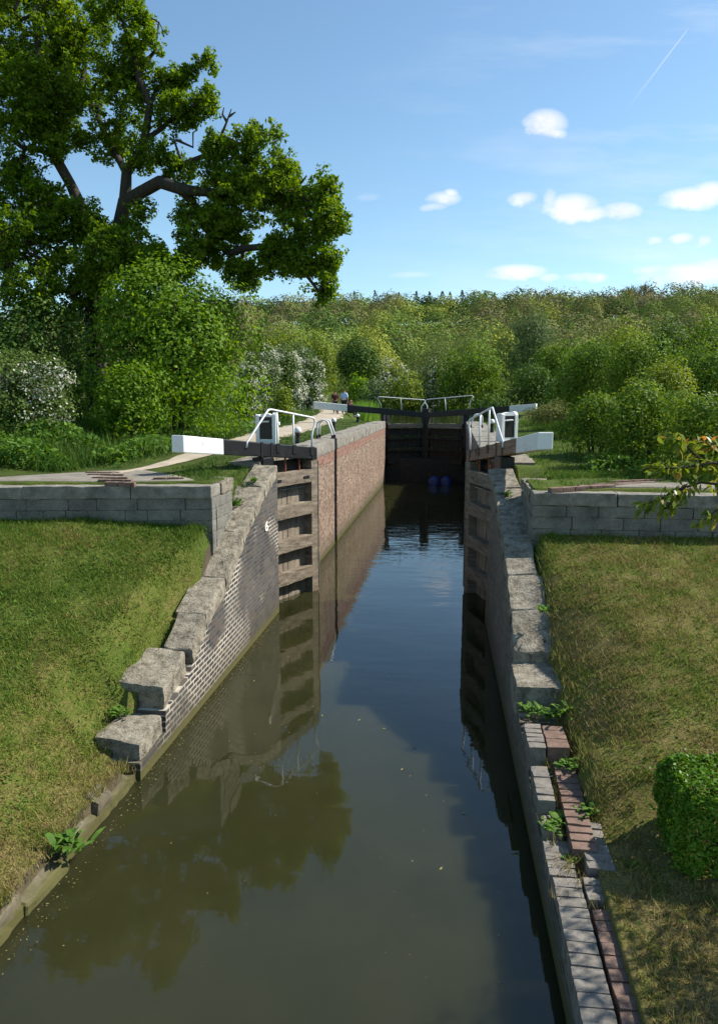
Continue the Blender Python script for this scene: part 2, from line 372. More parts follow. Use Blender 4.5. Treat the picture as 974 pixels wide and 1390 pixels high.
def ground(x,y):
    xl,xr=chan(y)
    if y<40.3:
        if xl<x<xr:return -1.3
    elif y<140:
        if xl-.2<x<xr+.2:return 1.2
        if xl-1.2<x<=xl-.2:
            t=sstep(xl-.2,xl-1.2,x);return 2.5*(1-t)+upper(x,y)*t
        if xr+.2<=x<xr+1.2:
            t=sstep(xr+.2,xr+1.2,x);return 2.5*(1-t)+upper(x,y)*t
    nz=mn.noise(Vector((x*1.3,y*1.3,0)))*.035+mn.noise(Vector((x*5,y*5,0)))*.012
    if x<0:
        if x<(-3.61 if y<7.6 else -3.85):
            if y>wall_l(x)+.22:
                u=upper(x,y)
                if 12.7<y<15.2:
                    t=sstep(-3.85,-4.5,x);return (interp(PL,y)-.08)*(1-t)+u*t
                return u+nz*.5*sstep(13.5,15,y)
            t=sstep(-3.70 if y<7.6 else -3.98+.13*sstep(10.5,11.2,y),-4.45-.7*sstep(9.5,7,y)+.50*sstep(10.2,11.3,y),x)
            return (interp(PL,y)-(.02 if y<7.6 else .10))*(1-t)+(interp(LW,min(11.6,y+(11.6-wall_l(x))))+.12*sstep(-4.3,-6.0,x)*sstep(6,10,y))*t+nz
        return interp(PL,y)-.22 if y<14.9 else upper(x,y)-.12
    if x>1.24:
        if y>11.62:
            u=upper(x,y)
            if y<14.8:
                t=sstep(1.3,1.75,x) if y>13.0 else 1.
                return (interp(PR,y)-.06)*(1-t)+u*t+nz*.3
            return u+nz*.5
        if y<6.3:return interp(RW,y)+nz*.7
        p=interp(PR,y);R0=interp(RW,y);e2=max(p+.16,R0-.42) if y>7.2 else R0-.1;t=sstep(1.22,1.42,x);u=min(1,max(0,(x-1.42)/.9))
        return (p-.10)*(1-t)+(e2+(R0-e2)*math.sin(u*math.pi/2))*t+nz
    return interp(PR,y)-.22 if y<14.9 else upper(x,y)-.1
def lines(segs):
    out=[]
    for a,b,s in segs:
        n=max(1,round((b-a)/s));out+=[a+(b-a)*i/n for i in range(n)]
    out.append(segs[-1][1]);return out
gx=lines([(-700,-300,80),(-300,-120,12),(-120,-40,4),(-40,-13,1),(-13,-8,.3),(-8,5.5,.12),(5.5,9,.3),(9,30,1),(30,100,4),(100,260,12),(260,700,80)])
gx=sorted(gx+[1.22,1.26,1.30,1.34,1.39])
gx=[a for i,a in enumerate(gx) if i==0 or a-gx[i-1]>.012]
gy=lines([(-30,2,1.5),(2,15.4,.12),(15.4,44,.4),(44,120,1.5),(120,480,7),(480,1200,80)])
nx,ny=len(gx),len(gy)
GV=[(x,y,ground(x,y)) for y in gy for x in gx]
GF=[];GM=[]
for j in range(ny-1):
    for i in range(nx-1):
        a=j*nx+i;q=(a,a+1,a+nx+1,a+nx)
        GF.append(q)
        zs=[GV[k][2] for k in q];GM.append(1 if min(zs)<-.5 or (gy[j]>40 and gy[j]<140 and max(zs)<2.6) else 0)
g=raw('ground',GV,GF,[M['turf'],M['mud']],None,GM,True);tag(g,kind='structure')
# ---- towpath
pv=[];pf=[]
ys=lines([(12.9,40,.4),(40,100,1.2)])
for k,y in enumerate(ys):
    hw=interp([(12,.14),(13.2,.15),(15,.24),(17.5,.42),(22,.75),(36,.9),(60,1.0),(100,.8)],y)
    c=path_c(y)
    for i in range(9):
        u=i/8*2-1
        x=c+u*hw*(1+.28*mn.noise(Vector((y*.7,u*2.,1.))))
        pv.append((x,y,ground(x,y)+.012+.018*(1-abs(u))))
    if k:
        b=(k-1)*9
        for i in range(8):pf.append((b+i,b+i+1,b+i+10,b+i+9))
tag(raw('towpath',pv,pf,M['gravel'],None,None,True),kind='structure')
# bare worn strip of earth and paving beside the chamber on each side
def strip(name,xa,xb,y0,y1,mat,dz=.012):
    v=[];f=[];Y=lines([(y0,y1,.4)])
    for k,y in enumerate(Y):
        for i in range(5):
            u=i/4;x=xa+(xb-xa)*u*(1+.3*mn.noise(Vector((y*.9,u,4.)))*(u>.9))
            v.append((x,y,max(ground(x,y),upper(x,y)-.05)+dz))
        if k:
            b=(k-1)*5
            for i in range(4):f.append((b+i,b+i+1,b+i+6,b+i+5))
    return tag(raw(name,v,f,mat,None,None,True),kind='structure')
strip('worn_paving',1.25,1.62,16.2,38.5,M['concrete'])
strip('worn_paving',-4.12,-4.40,25.,38.8,M['concrete'])
# ================================================================== WATER
def watermat(name,murk,ripple,rough=.025,scale=1.6):
    t=NT(name);p=t.pos();x,y,z=t.xyz(p)
    n=t.noise(t.comb(t.math('MULTIPLY',x,.55),t.math('MULTIPLY',y,1.7),0.),scale,3,.5)
    n2=t.noise(p,.35,2)
    n3=t.noise(t.comb(x,t.math('MULTIPLY',y,1.3),7.),.8,2,.4)
    far=t.val(y,7,24,.25,1.)
    h=t.math('MULTIPLY',t.math('ADD',t.math('MULTIPLY',n,t.val(n2,.35,.65,.35,1.)),t.math('MULTIPLY',n3,.8)),far)
    m2=t.noise(p,.7,4,.6)
    c=t.mix(t.val(m2,.3,.7),murk[0],murk[1])
    return t.pbr(c,rough,t.bump(h,ripple,.02),.5),t
wm,t=watermat('lock_water',((.021,.022,.0075),(.030,.029,.0115)),.55);t.bsdf.inputs['IOR'].default_value=1.333
t.bsdf.inputs['Specular IOR Level'].default_value=.8;t.bsdf.subsurface_method='BURLEY';t.bsdf.inputs['Subsurface Weight'].default_value=1.;t.bsdf.inputs['Subsurface Radius'].default_value=(1.,1.,.8);t.bsdf.inputs['Subsurface Scale'].default_value=.5
v=[(-4.,-20,0),(1.6,-20,0),(1.2,14,0),(1.2,39.6,0),(-4,39.6,0)]
tag(raw('canal_water',v,[(0,1,2,3,4)],wm),kind='structure')
wm2,t=watermat('pound_water',((.030,.036,.016),(.04,.045,.02)),.5,.03,1.2);t.bsdf.inputs['IOR'].default_value=1.333
v=[(-3.62,39.62,2.75),(-1.46,40.42,2.75),(.72,39.62,2.75)];
rr=[];ll=[]
for y in lines([(40.5,140,2)]):
    a,b=chan(y);ll.append((a-1.1,y,2.75));rr.append((b+1.1,y,2.75))
V=v+rr+ll;n0=3;nr=len(rr);f=[(0,1,n0+nr),(1,2,n0),(1,n0,n0+nr)]
for k in range(nr-1):f.append((n0+nr+k,n0+k,n0+k+1,n0+nr+k+1))
tag(raw('upper_pound_water',V,f,wm2),kind='structure')
# ================================================================== WING WALLS
def body(mb,st,side,thick,zb=-1.3,m=0,nz=1):
    """st: (y, x of face at waterline, top z, batter); side +1 face looks +X"""
    n=len(st);b=len(mb.v)
    for y,x,zt,bt in st:
        xf=x+bt*zt*(-side);xb=x-side*thick
        mb.v+=[(x-bt*zb*side if False else x,y,zb),(xf,y,zt),(xb,y,zt),(xb,y,zb)]
    for k in range(n-1):
        a=b+k*4;c=a+4
        for i in range(4):
            q=(a+i,c+i,c+(i+1)%4,a+(i+1)%4)
            mb.f.append(q if side<0 else q[::-1]);mb.m.append(m)
    for a in (b,b+(n-1)*4):mb.f.append((a,a+1,a+2,a+3));mb.m.append(m)
lw=thing('wing_wall','long blue brick wing wall with pale mortar, stepping down beside the left lawn','wing wall',(XL,10,0))
mb=MB();ys=[-6,2,7.7,7.72,8.5,8.54,9.45,9.55,10.03,11.1,11.86,12.9,14.0,14.75]
def topL(y):
    return interp([(-6,.26),(7.7,.30),(7.72,.22),(8.5,.24),(8.54,.5),(9.45,.66),(9.55,.78),(10.03,1.03),(11.1,1.33),(11.86,1.74),(12.9,2.2),(14,2.62),(14.75,2.82)],y)
body(mb,[(y,XL,topL(y),0) for y in ys if y>=7.72],1,.62)
mb.build('brick_face',M['brick_blue'],lw)
mb=MB();yy=[-6.];rk=random.Random(4)
while yy[-1]<7.3:yy.append(yy[-1]+rk.uniform(.28,.75))
yy.append(7.7)
for a,b in zip(yy,yy[1:]):
    z0=.20+rk.uniform(-.07,.06);z1=z0+rk.uniform(-.04,.04);ox=rk.uniform(-.05,.02)
    mb.rough([(-3.74,a,-.25),(XL+.02+ox,a,-.25),(XL+.02+ox,b,-.25),(-3.74,b,-.25),(-3.74,a,z0+.03),(XL-.02+ox,a,z0-.03),(XL-.02+ox,b,z1-.03),(-3.74,b,z1+.03)],9,.035,0,3.4,seed=a)
mud2=brickmat('stained_low_edging',[(.2,(.13,.105,.07)),(.5,(.19,.155,.105)),(.8,(.25,.21,.15))],(.19,.155,.105),bw=.24,rh=.08,ms=.004,stain=(.10,.08,.045),streak=(.26,.22,.16))
mb.box(-3.72,XL-.055,-6,7.7,-1.2,.10);mb.build('low_edging',mud2,lw)
# sloping stones on the left wing
cuts=[14.75,13.7,12.95,12.2,11.15,10.15,9.52]
for k,(a,b) in enumerate(zip(cuts,cuts[1:])):
    za,zb=interp(PL,a),interp(PL,b);w=.44+.07*math.sin(k*2.3);th=.22;g_=.012
    dz=.008*math.sin(k*3.1)
    mb=MB();A,B=a-g_,b+g_
    mb.rough([(XL-w,B,zb-th),(XL+.02,B,zb-th),(XL+.02,A,za-th),(XL-w,A,za-th),(XL-w-.02,B,zb+.03+dz),(XL,B,zb+dz),(XL,A,za-dz),(XL-w-.02,A,za+.03-dz)],12,.022,0,3.2,seed=k+2)
    mb.build('coping_stone',M['stone'],lw)
mb=MB();mb.rough([(-4.27,8.6,-.05),(XL-.06,8.56,.0),(XL-.05,9.42,.0),(-4.24,9.5,.0),(-4.28,8.62,.86),(XL-.03,8.56,.80),(XL-.05,9.48,.97),(-4.22,9.55,.98)],12,.035,0,3,seed=31)
mb.build('step_block',M['stone'],lw)
mb=MB();mb.rough([(-4.14,7.84,-.2),(XL-.03,7.76,-.2),(XL-.03,8.5,-.2),(-4.12,8.5,-.2),(-4.14,7.86,.46),(XL-.02,7.78,.42),(XL-.02,8.53,.47),(-4.12,8.53,.49)],12,.028,0,3,seed=37)
mb.build('step_block',M['stone'],lw)
# numeral painted on a small plate by the gate recess
np_=atY(361,715,14.2);yN=14.15
# moved onto the face plane
d=ray(361,715);tt=XL/d[0];yN=d[1]*tt;zN=H+d[2]*tt
fc=bpy.data.curves.new('numeral_six','FONT');fc.body='6';fc.size=.26;fc.extrude=.006;fc.align_x='CENTER';fc.align_y='CENTER';fc.offset=.008
fo=bpy.data.objects.new('tmp',fc);COL.objects.link(fo)
bpy.context.view_layer.update()
me=bpy.data.meshes.new_from_object(fo.evaluated_get(bpy.context.evaluated_depsgraph_get()))
bpy.data.objects.remove(fo)
me.materials.clear();me.materials.append(paint('cream_numeral_paint',(.66,.62,.52),(.4,.35,.28),.6))
no=bpy.data.objects.new('painted_numeral',me);COL.objects.link(no);no.parent=lw
no.location=(.012,yN-10,zN);no.rotation_euler=(R(90),0,R(90));no.scale=(2.1,.95,1)
no['label']='cream painted number 6 on the blue brick'

rw=thing('wing_wall','shaded brick wing wall with stone and brick steps, beside the dry right lawn','wing wall',(.8,10,0))
def topR(y):
    return interp([(-6,.36),(5.8,.40),(6.6,.46),(7.3,.56),(8.4,.72),(8.5,.8),(9.25,.85),(9.28,.98),(9.7,1.22),(11.2,1.9),(13.0,2.34),(14.75,2.80)],y)
mb=MB();body(mb,[(y,xr_face(y),topR(y),.035) for y in [-6,2,4,5.8,6.6,7.3,8.4,8.5,9.25,9.28,9.7,11.2,12,13,14,14.75]],-1,.55)
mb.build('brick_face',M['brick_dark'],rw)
cuts=[14.75,13.7,12.7,11.5,10.6,9.9,9.29]
for k,(a,b) in enumerate(zip(cuts,cuts[1:])):
    za,zb=interp(PR,a),interp(PR,b);th=.25;g_=.012;dz=.008*math.sin(k*2.1+1)
    mb=MB();A,B=a-g_,b+g_;xa,xb=xr_face(a,za)-.01,xr_face(b,zb)-.01
    w=.46+.04*math.sin(k*1.7)
    mb.rough([(xb,B,zb-th),(xb+w,B,zb-th),(xa+w,A,za-th),(xa,A,za-th),(xb,B,zb+dz),(xb+w,B,zb+.02+dz),(xa+w,A,za+.02-dz),(xa,A,za-dz)],12,.022,0,3.2,seed=k+50)
    mb.build('coping_stone',M['stone'],rw)
mb=MB();mb.rough([(.79,8.52,.70),(1.42,8.5,.70),(1.45,9.3,.7),(.79,9.3,.7),(.79,8.52,1.05),(1.42,8.5,1.06),(1.45,9.3,1.08),(.78,9.3,1.07)],10,.022,0,3,seed=71)
mb.build('step_block',M['stone'],rw)
def bricks(name,x0,x1,y0,y1,zt,depth,mat,along='x',th=.07,rowd=.11,seed=0,tilt=0.):
    r_=random.Random(seed);mb=MB();
    if along=='x':
        n=max(1,round((y1-y0)/rowd));s=(y1-y0)/n
        for i in range(n):
            L_=.23;x=x0-(i%2)*.0
            while x<x1-.04:
                e=min(x+L_,x1)
                j=lambda k=.006:r_.uniform(-k,k)
                z=zt+j()+tilt*(y0+i*s-y0)
                mb.rough([(x+.004,y0+i*s+.004,z-depth),(e-.004+j(),y0+i*s+.004,z-depth),(e-.004,y0+(i+1)*s-.004,z-depth),(x+.004,y0+(i+1)*s-.004,z-depth),
                          (x+.004+j(),y0+i*s+.004,z+j()),(e-.004,y0+i*s+.004,z+j()),(e-.004,y0+(i+1)*s-.004,z+j()),(x+.004,y0+(i+1)*s-.004,z+j())],3,.006,0,8,seed=i+x*3)
                x=e
    return mb.build(name,M[mat],rw)
xf=lambda y,z:xr_face(y,z)-.008
bricks('brick_step',xf(7.7,.85),1.02,7.4,7.97,.85,.26,'brickgrey2',seed=1)
bricks('brick_step',1.03,1.28,7.42,7.95,.845,.26,'brickred2',seed=2)
bricks('brick_step',xf(6.9,.7),1.02,6.62,7.28,.70,.24,'brickgrey2',seed=3)
bricks('brick_step',1.08,1.30,6.05,7.35,.60,.3,'brickred2',seed=4,tilt=.085)
bricks('brick_step',1.17,1.42,5.82,6.52,.57,.3,'brickgrey2',seed=5)
bricks('brick_step',xf(6,.5),1.09,5.80,6.32,.50,.2,'brickgrey2',seed=6)
bricks('brick_step',xf(5,.48),1.12,2.5,5.78,.50,.24,'brickgrey2',seed=7,rowd=.12)
bricks('brick_step',1.13,1.30,2.5,5.42,.50,.24,'brickred2',seed=8,rowd=.12)
bricks('brick_step',1.12,1.30,5.50,5.78,.515,.2,'brickgrey2',seed=10)
mb=MB();mb.rough([(.875,6.36,.3),(1.06,6.35,.3),(1.0,6.62,.3),(.87,6.60,.3),(.875,6.36,.57),(1.05,6.35,.56),(1.0,6.62,.57),(.87,6.60,.58)],6,.014,0,5,seed=77)
mb.build('step_block',M['stone'],rw)
# ================================================================== RETAINING WALLS
def retaining(name,label,x0,y0,x1,y1,ret,zt,th,cap_h,n,loc,rx):
    """front line from the lock-side corner (x0,y0) outward to (x1,y1); ret = depth of the return"""
    w=thing(name,label,'retaining wall',loc)
    d=Vector((x1-x0,y1-y0,0));Ln=d.length;d.normalize();nn=Vector((0,1,0))
    mb=MB();zb=1.2
    P=lambda s,t,z:(x0+d.x*s,y0+d.y*s+t,z)
    sx=1 if x1>x0 else -1;rq_=random.Random(rx+1)
    mb.hexa([P(.05,.04,zb),P(Ln,.04,zb),P(Ln,th-.03,zb),P(.05,th-.03,zb),P(.05,.04,zt-cap_h-.01),P(Ln,.04,zt-cap_h-.01),P(Ln,th-.03,zt-cap_h-.01),P(.05,th-.03,zt-cap_h-.01)])
    zz=zt-cap_h;k_=0
    while zz>1.75:
        z0=zz-rq_.uniform(.165,.205);s=0.
        while s<min(Ln,7.)-.05:
            e=min(min(Ln,7.),s+rq_.uniform(.35,.80));o_=rq_.uniform(-.012,.012)
            mb.rough([P(s+.003,o_,z0+.002),P(e-.003,o_,z0+.002),P(e-.003,.2,z0+.002),P(s+.003,.2,z0+.002),P(s+.003,o_,zz-.002),P(e-.003,o_,zz-.002),P(e-.003,.2,zz-.002),P(s+.003,.2,zz-.002)],5,.008,0,6,seed=rx+k_);k_+=1
            s=e
        a=y0+.2
        while a<y0+ret-.05:
            b=min(a+rq_.uniform(.35,.6),y0+ret);o_=rq_.uniform(-.01,.01)
            X=sorted((x0+sx*o_,x0+sx*.38))
            mb.rough([(X[0],a+.003,z0+.002),(X[1],a+.003,z0+.002),(X[1],b-.003,z0+.002),(X[0],b-.003,z0+.002),(X[0],a+.003,zz-.002),(X[1],a+.003,zz-.002),(X[1],b-.003,zz-.002),(X[0],b-.003,zz-.002)],5,.008,0,6,seed=rx+k_);k_+=1
            a=b
        zz=z0
    mb.build('wall_body',M['stone_grey'],w)
    s=0;k=0;rr_=random.Random(rx)
    while s<Ln-.1:
        e=min(Ln,s+rr_.uniform(1.2,1.9))
        mb=MB();j=.012
        a,b=s+.003,e-.003
        mb.rough([P(a,-.02,zt-cap_h),P(b,-.02,zt-cap_h),P(b,th,zt-cap_h),P(a,th,zt-cap_h),P(a,-.02,zt+rr_.uniform(-j,j)),P(b,-.02,zt+rr_.uniform(-j,j)),P(b,th,zt+rr_.uniform(-j,j)),P(a,th,zt)],9,.014,0,4,seed=k+rx)
        mb.build('coping_stone',M['cap'],w);s=e;k+=1
    a=y0+th+.01
    while a<y0+ret-.05:
        b=min(a+.62,y0+ret)
        xa,xb=(x0-.015*sx,x0+.42*sx)
        X0,X1=min(xa,xb),max(xa,xb)
        mb=MB();mb.rough([(X0,a+.006,zt-cap_h),(X1,a+.006,zt-cap_h),(X1,b-.006,zt-cap_h),(X0,b-.006,zt-cap_h),(X0,a+.006,zt),(X1,a+.006,zt),(X1,b-.006,zt+.03),(X0,b-.006,zt+.03)],7,.02,0,4,seed=a)
        mb.build('coping_stone',M['stone'],w);a=b
    return w
retaining('retaining_wall','low grey stone retaining wall above the green left lawn, fully in view to its lit corner',-3.85,11.6,-12,11.6-8.15*.17,1.15,3.0,.46,.20,8,(-5.5,11.5,2.2),100)
retaining('retaining_wall','low grey stone retaining wall above the dry right lawn, behind the reddish leaves',1.22,11.4,9.5,11.4,1.9,3.0,.46,.20,8,(3.5,11.4,2.2),200)
# ---- paved quadrants where the beams are walked round, with raised brick footholds
def quadrant(name,label,poly,ribs,loc,mi):
    w=thing(name,label,'paving',loc)
    c=[sum(p[i] for p in poly)/len(poly) for i in (0,1)]
    mb=MB();n=len(poly);N=10
    V=[];
    tp=[]
    for k in range(N+1):
        for (x,y) in poly:
            f_=k/N;q=(c[0]+(x-c[0])*f_,c[1]+(y-c[1])*f_)
            tp.append((q[0],q[1],max(3.03,upper(*q)+.012)+.01*mn.noise(Vector((q[0]*3,q[1]*3,0)))))
    fs=[]
    for k in range(N):
        for i in range(n):
            a=k*n+i;b=k*n+(i+1)%n
            fs.append((a,b,b+n,a+n))
    base=N*n
    tp+= [(x,y,2.85) for (x,y) in poly]
    for i in range(n):fs.append((base+i,base+(i+1)%n,(N+1)*n+(i+1)%n,(N+1)*n+i))
    mb.add(tp,fs);mb.build('paved_surface',M['concrete'],w,True)
    for (xa,ya,xb,yb) in ribs:
        mb=MB();d=Vector((xb-xa,yb-ya,0));Ln=d.length;d.normalize();t_=Vector((-d.y,d.x,0))
        s=0
        while s<Ln-.05:
            e=min(s+.225,Ln);z0=max(3.035,upper(xa,ya))-.05;z1=z0+.085
            q=lambda u,v_,z:(xa+d.x*u+t_.x*v_,ya+d.y*u+t_.y*v_,z)
            mb.rough([q(s+.004,-.05,z0),q(e-.004,-.05,z0),q(e-.004,.05,z0),q(s+.004,.05,z0),q(s+.004,-.05,z1),q(e-.004,-.05,z1),q(e-.004,.05,z1),q(s+.004,.05,z1)],3,.006,0,9,seed=s+xa)
            s=e
        mb.build('brick_rib',M['brickred2'],w)
    return w
lq=[(-4.3,12.1),(-5.4,11.82),(-7.6,11.44),(-8.3,11.3),(-7.5,12.3),(-6.6,13.5),(-5.9,13.6),(-5.0,12.9)]
lr=[]
for px0,px1,py in ((117,163,641.5),(120,169,645),(126,175,648.5),(134,180,652),(143,184,655.5)):
    a=[(py_-0) for py_ in (py,)]
    d0,d1=ray(px0,py),ray(px1,py+.5);k0=(3.05-H)/d0[2];k1=(3.05-H)/d1[2]
    lr.append((d0[0]*k0,d0[1]*k0,d1[0]*k1,d1[1]*k1))
lr.append((-5.05,12.1,-4.55,12.25))
quadrant('beam_walk','worn pale paving with red brick footholds behind the left grey wall',lq,lr,(-6,12.5,3),0)
rq=[(1.75,11.87),(3,11.87),(5.2,11.87),(6.2,12.1),(5.2,12.8),(3.8,12.75),(2.6,12.3)]
rr_=[]
for px0,px1,py0,py1 in ((745,790,664,661.5),(765,835,662.5,659.5),(785,870,660.5,657),(805,890,658,655),(825,900,655.5,652.5)):
    d0,d1=ray(px0,py0),ray(px1,py1);k0=(3.05-H)/d0[2];k1=(3.05-H)/d1[2]
    rr_.append((d0[0]*k0,d0[1]*k0,d1[0]*k1,d1[1]*k1))
quadrant('beam_walk','strip of paving with brick footholds behind the right grey wall, under the leaves',rq,rr_,(3.5,12.5,3),0)
# ================================================================== CHAMBER WALLS
def chamber(side,label,loc):
    w=thing('lock_chamber_wall',label,'lock wall',loc)
    x=XL if side>0 else .68;q=lambda t:x-side*t
    def bx(mb,y0,y1,t0,t1,z0,z1):mb.box(min(q(t0),q(t1)),max(q(t0),q(t1)),y0,y1,z0,z1)
    yr=(22.15,22.65) if side>0 else (31.2,31.7)   # ladder recess
    y0,y1=17.55,39.2
    mb=MB()
    for a,b in ((y0,yr[0]),(yr[1],y1)):bx(mb,a,b,0,.5,-1.3,2.57)
    bx(mb,yr[0],yr[1],.22,.5,-1.3,2.57)
    bx(mb,14.76,y0-.003,.42,.8,-1.3,2.57)     # back of the gate recess
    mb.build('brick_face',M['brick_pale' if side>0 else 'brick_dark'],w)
    mb=MB()
    for a,b in ((y0,yr[0]),(yr[1],y1)):bx(mb,a,b,-.004,.5,2.573,2.865)
    bx(mb,yr[0],yr[1],.22,.5,2.573,2.865);bx(mb,14.76,y0-.003,.42,.8,2.573,2.865)
    mb.build('brick_band',M['brick_red'],w)
    a=y0;k=0;r_=random.Random(5+side)
    while a<y1-.2:
        b=a+r_.uniform(1.0,1.5)
        if a<yr[0]<b or abs(b-yr[0])<.5:b=yr[0]
        elif a>=yr[0]-.01 and a<yr[0]+.05:b=yr[1]
        b=min(b,y1)
        mb=MB();t0=.2 if abs(a-yr[0])<.02 else -.015
        zt=3.20+.0015*(a-17)
        X=[q(t0),q(.62)];X0,X1=min(X),max(X)
        mb.rough([(X0,a+.006,2.868),(X1,a+.006,2.868),(X1,b-.006,2.868),(X0,b-.006,2.868),(X0,a+.006,zt),(X1,a+.006,zt),(X1,b-.006,zt),(X0,b-.006,zt)],8,.016,0,3,seed=k+side*9)
        mb.build('coping_stone',M['cap'],w);a=b;k+=1
    a=14.78 if side>0 else 15.35
    while a<y0-.1:
        b=min(a+.92,y0);X=[q(.36),q(1.0)];X0,X1=min(X),max(X)
        mb=MB();mb.rough([(X0,a+.006,2.868),(X1,a+.006,2.868),(X1,b-.006,2.868),(X0,b-.006,2.868),(X0,a+.006,3.12),(X1,a+.006,3.12),(X1,b-.006,3.14),(X0,b-.006,3.14)],7,.018,0,3,seed=a)
        mb.build('coping_stone',M['stone'],w);a=b
    # upper end: the wall turns out round the top gate recess
    mb=MB();bx(mb,39.203,42.5,.30,.7,.0,3.15);mb.build('gate_recess',M['brick_dark'],w)
    return w
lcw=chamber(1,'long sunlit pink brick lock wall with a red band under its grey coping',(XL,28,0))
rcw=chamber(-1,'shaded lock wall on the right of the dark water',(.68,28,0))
def ladder(side,label):
    w=thing('lock_ladder',label,'ladder',(XL+.1 if side>0 else .58,22.4 if side>0 else 31.45,3.2))
    x=XL if side>0 else .68;yc=22.4 if side>0 else 31.45
    for s in (-1,1):
        mb=MB();mb.tube([(x-side*.07,yc+s*.19,-.9),(x-side*.07,yc+s*.19,3.02)],.022,8);mb.build('stile',M['iron'],w)
    for i in range(12):
        mb=MB();mb.tube([(x-side*.07,yc-.19,-.7+i*.3),(x-side*.07,yc+.19,-.7+i*.3)],.014,6);mb.build('rung',M['iron'],w)
    for s in (-1,1):
        y=yc+s*.22;pts=[]
        xa,xb=x-side*.52,x-side*.06
        pts.append((xa,y,3.2));pts.append((xa,y,3.62))
        for i in range(8):
            t=i/7;a=math.pi*(1-t)*.5
            pts.append((xa+side*(.02+.30*t),y,3.62+.14*math.sin(math.pi*(.15+.6*t))))
        pts.append((xb-side*.03,y,3.42));pts.append((xb,y,3.20))
        mb=MB();mb.tube(pts,.026,10);h=mb.build('grab_rail',M['white_iron'],w,True)
        mb=MB()
        for xx in (xa,xb):
            mb=MB();mb.lathe((xx,y,3.17),[(.05,0),(.05,.03),(.036,.04),(.036,.14)],10);mb.build('foot_socket',M['iron'],h)
    return w
ladder(1,'iron ladder let into the sunlit left lock wall, with twin white grab rails on top')
ladder(-1,'ladder on the right lock wall, its twin white grab rails above the shaded coping')
# end wall (cill) under the top gates
mb=MB();mb.box(-3.84,1.0,39.75,41.2,-1.3,1.25);o=mb.build('cill_wall',M['dark_wood'])
tag(o,'dark wet masonry wall under the closed top gates','cill wall')
# ================================================================== LOWER GATES (folded back towards the walls)
def leaf_frame(Mx,My,dx,dy,nx_,ny_):
    return lambda s,t,z:(Mx+dx*s+nx_*t,My+dy*s+ny_*t,z)
def lb(mb,P,s0,s1,t0,t1,z0,z1,z2=None,z3=None,m=0):
    """box along the leaf: heights z0..z1 at s0 and z2..z3 at s1"""
    if z2 is None:z2,z3=z0,z1
    mb.hexa([P(s0,t0,z0),P(s1,t0,z2),P(s1,t1,z2),P(s0,t1,z0),P(s0,t0,z1),P(s1,t0,z3),P(s1,t1,z3),P(s0,t1,z1)],m)
def worn(mb,P,s0,s1,t0,t1,z0,z1,z2=None,z3=None,seed=0,amp=.008,n=8,sc_=5):
    if z2 is None:z2,z3=z0,z1
    mb.rough([P(s0,t0,z0),P(s1,t0,z2),P(s1,t1,z2),P(s0,t1,z0),P(s0,t0,z1),P(s1,t0,z3),P(s1,t1,z3),P(s0,t1,z1)],n,amp,0,sc_,seed=seed)
def fence(w,P,pts,posts,rt,rad=.022,mat='white_iron'):
    r=thing_child('handrail',w)
    return r
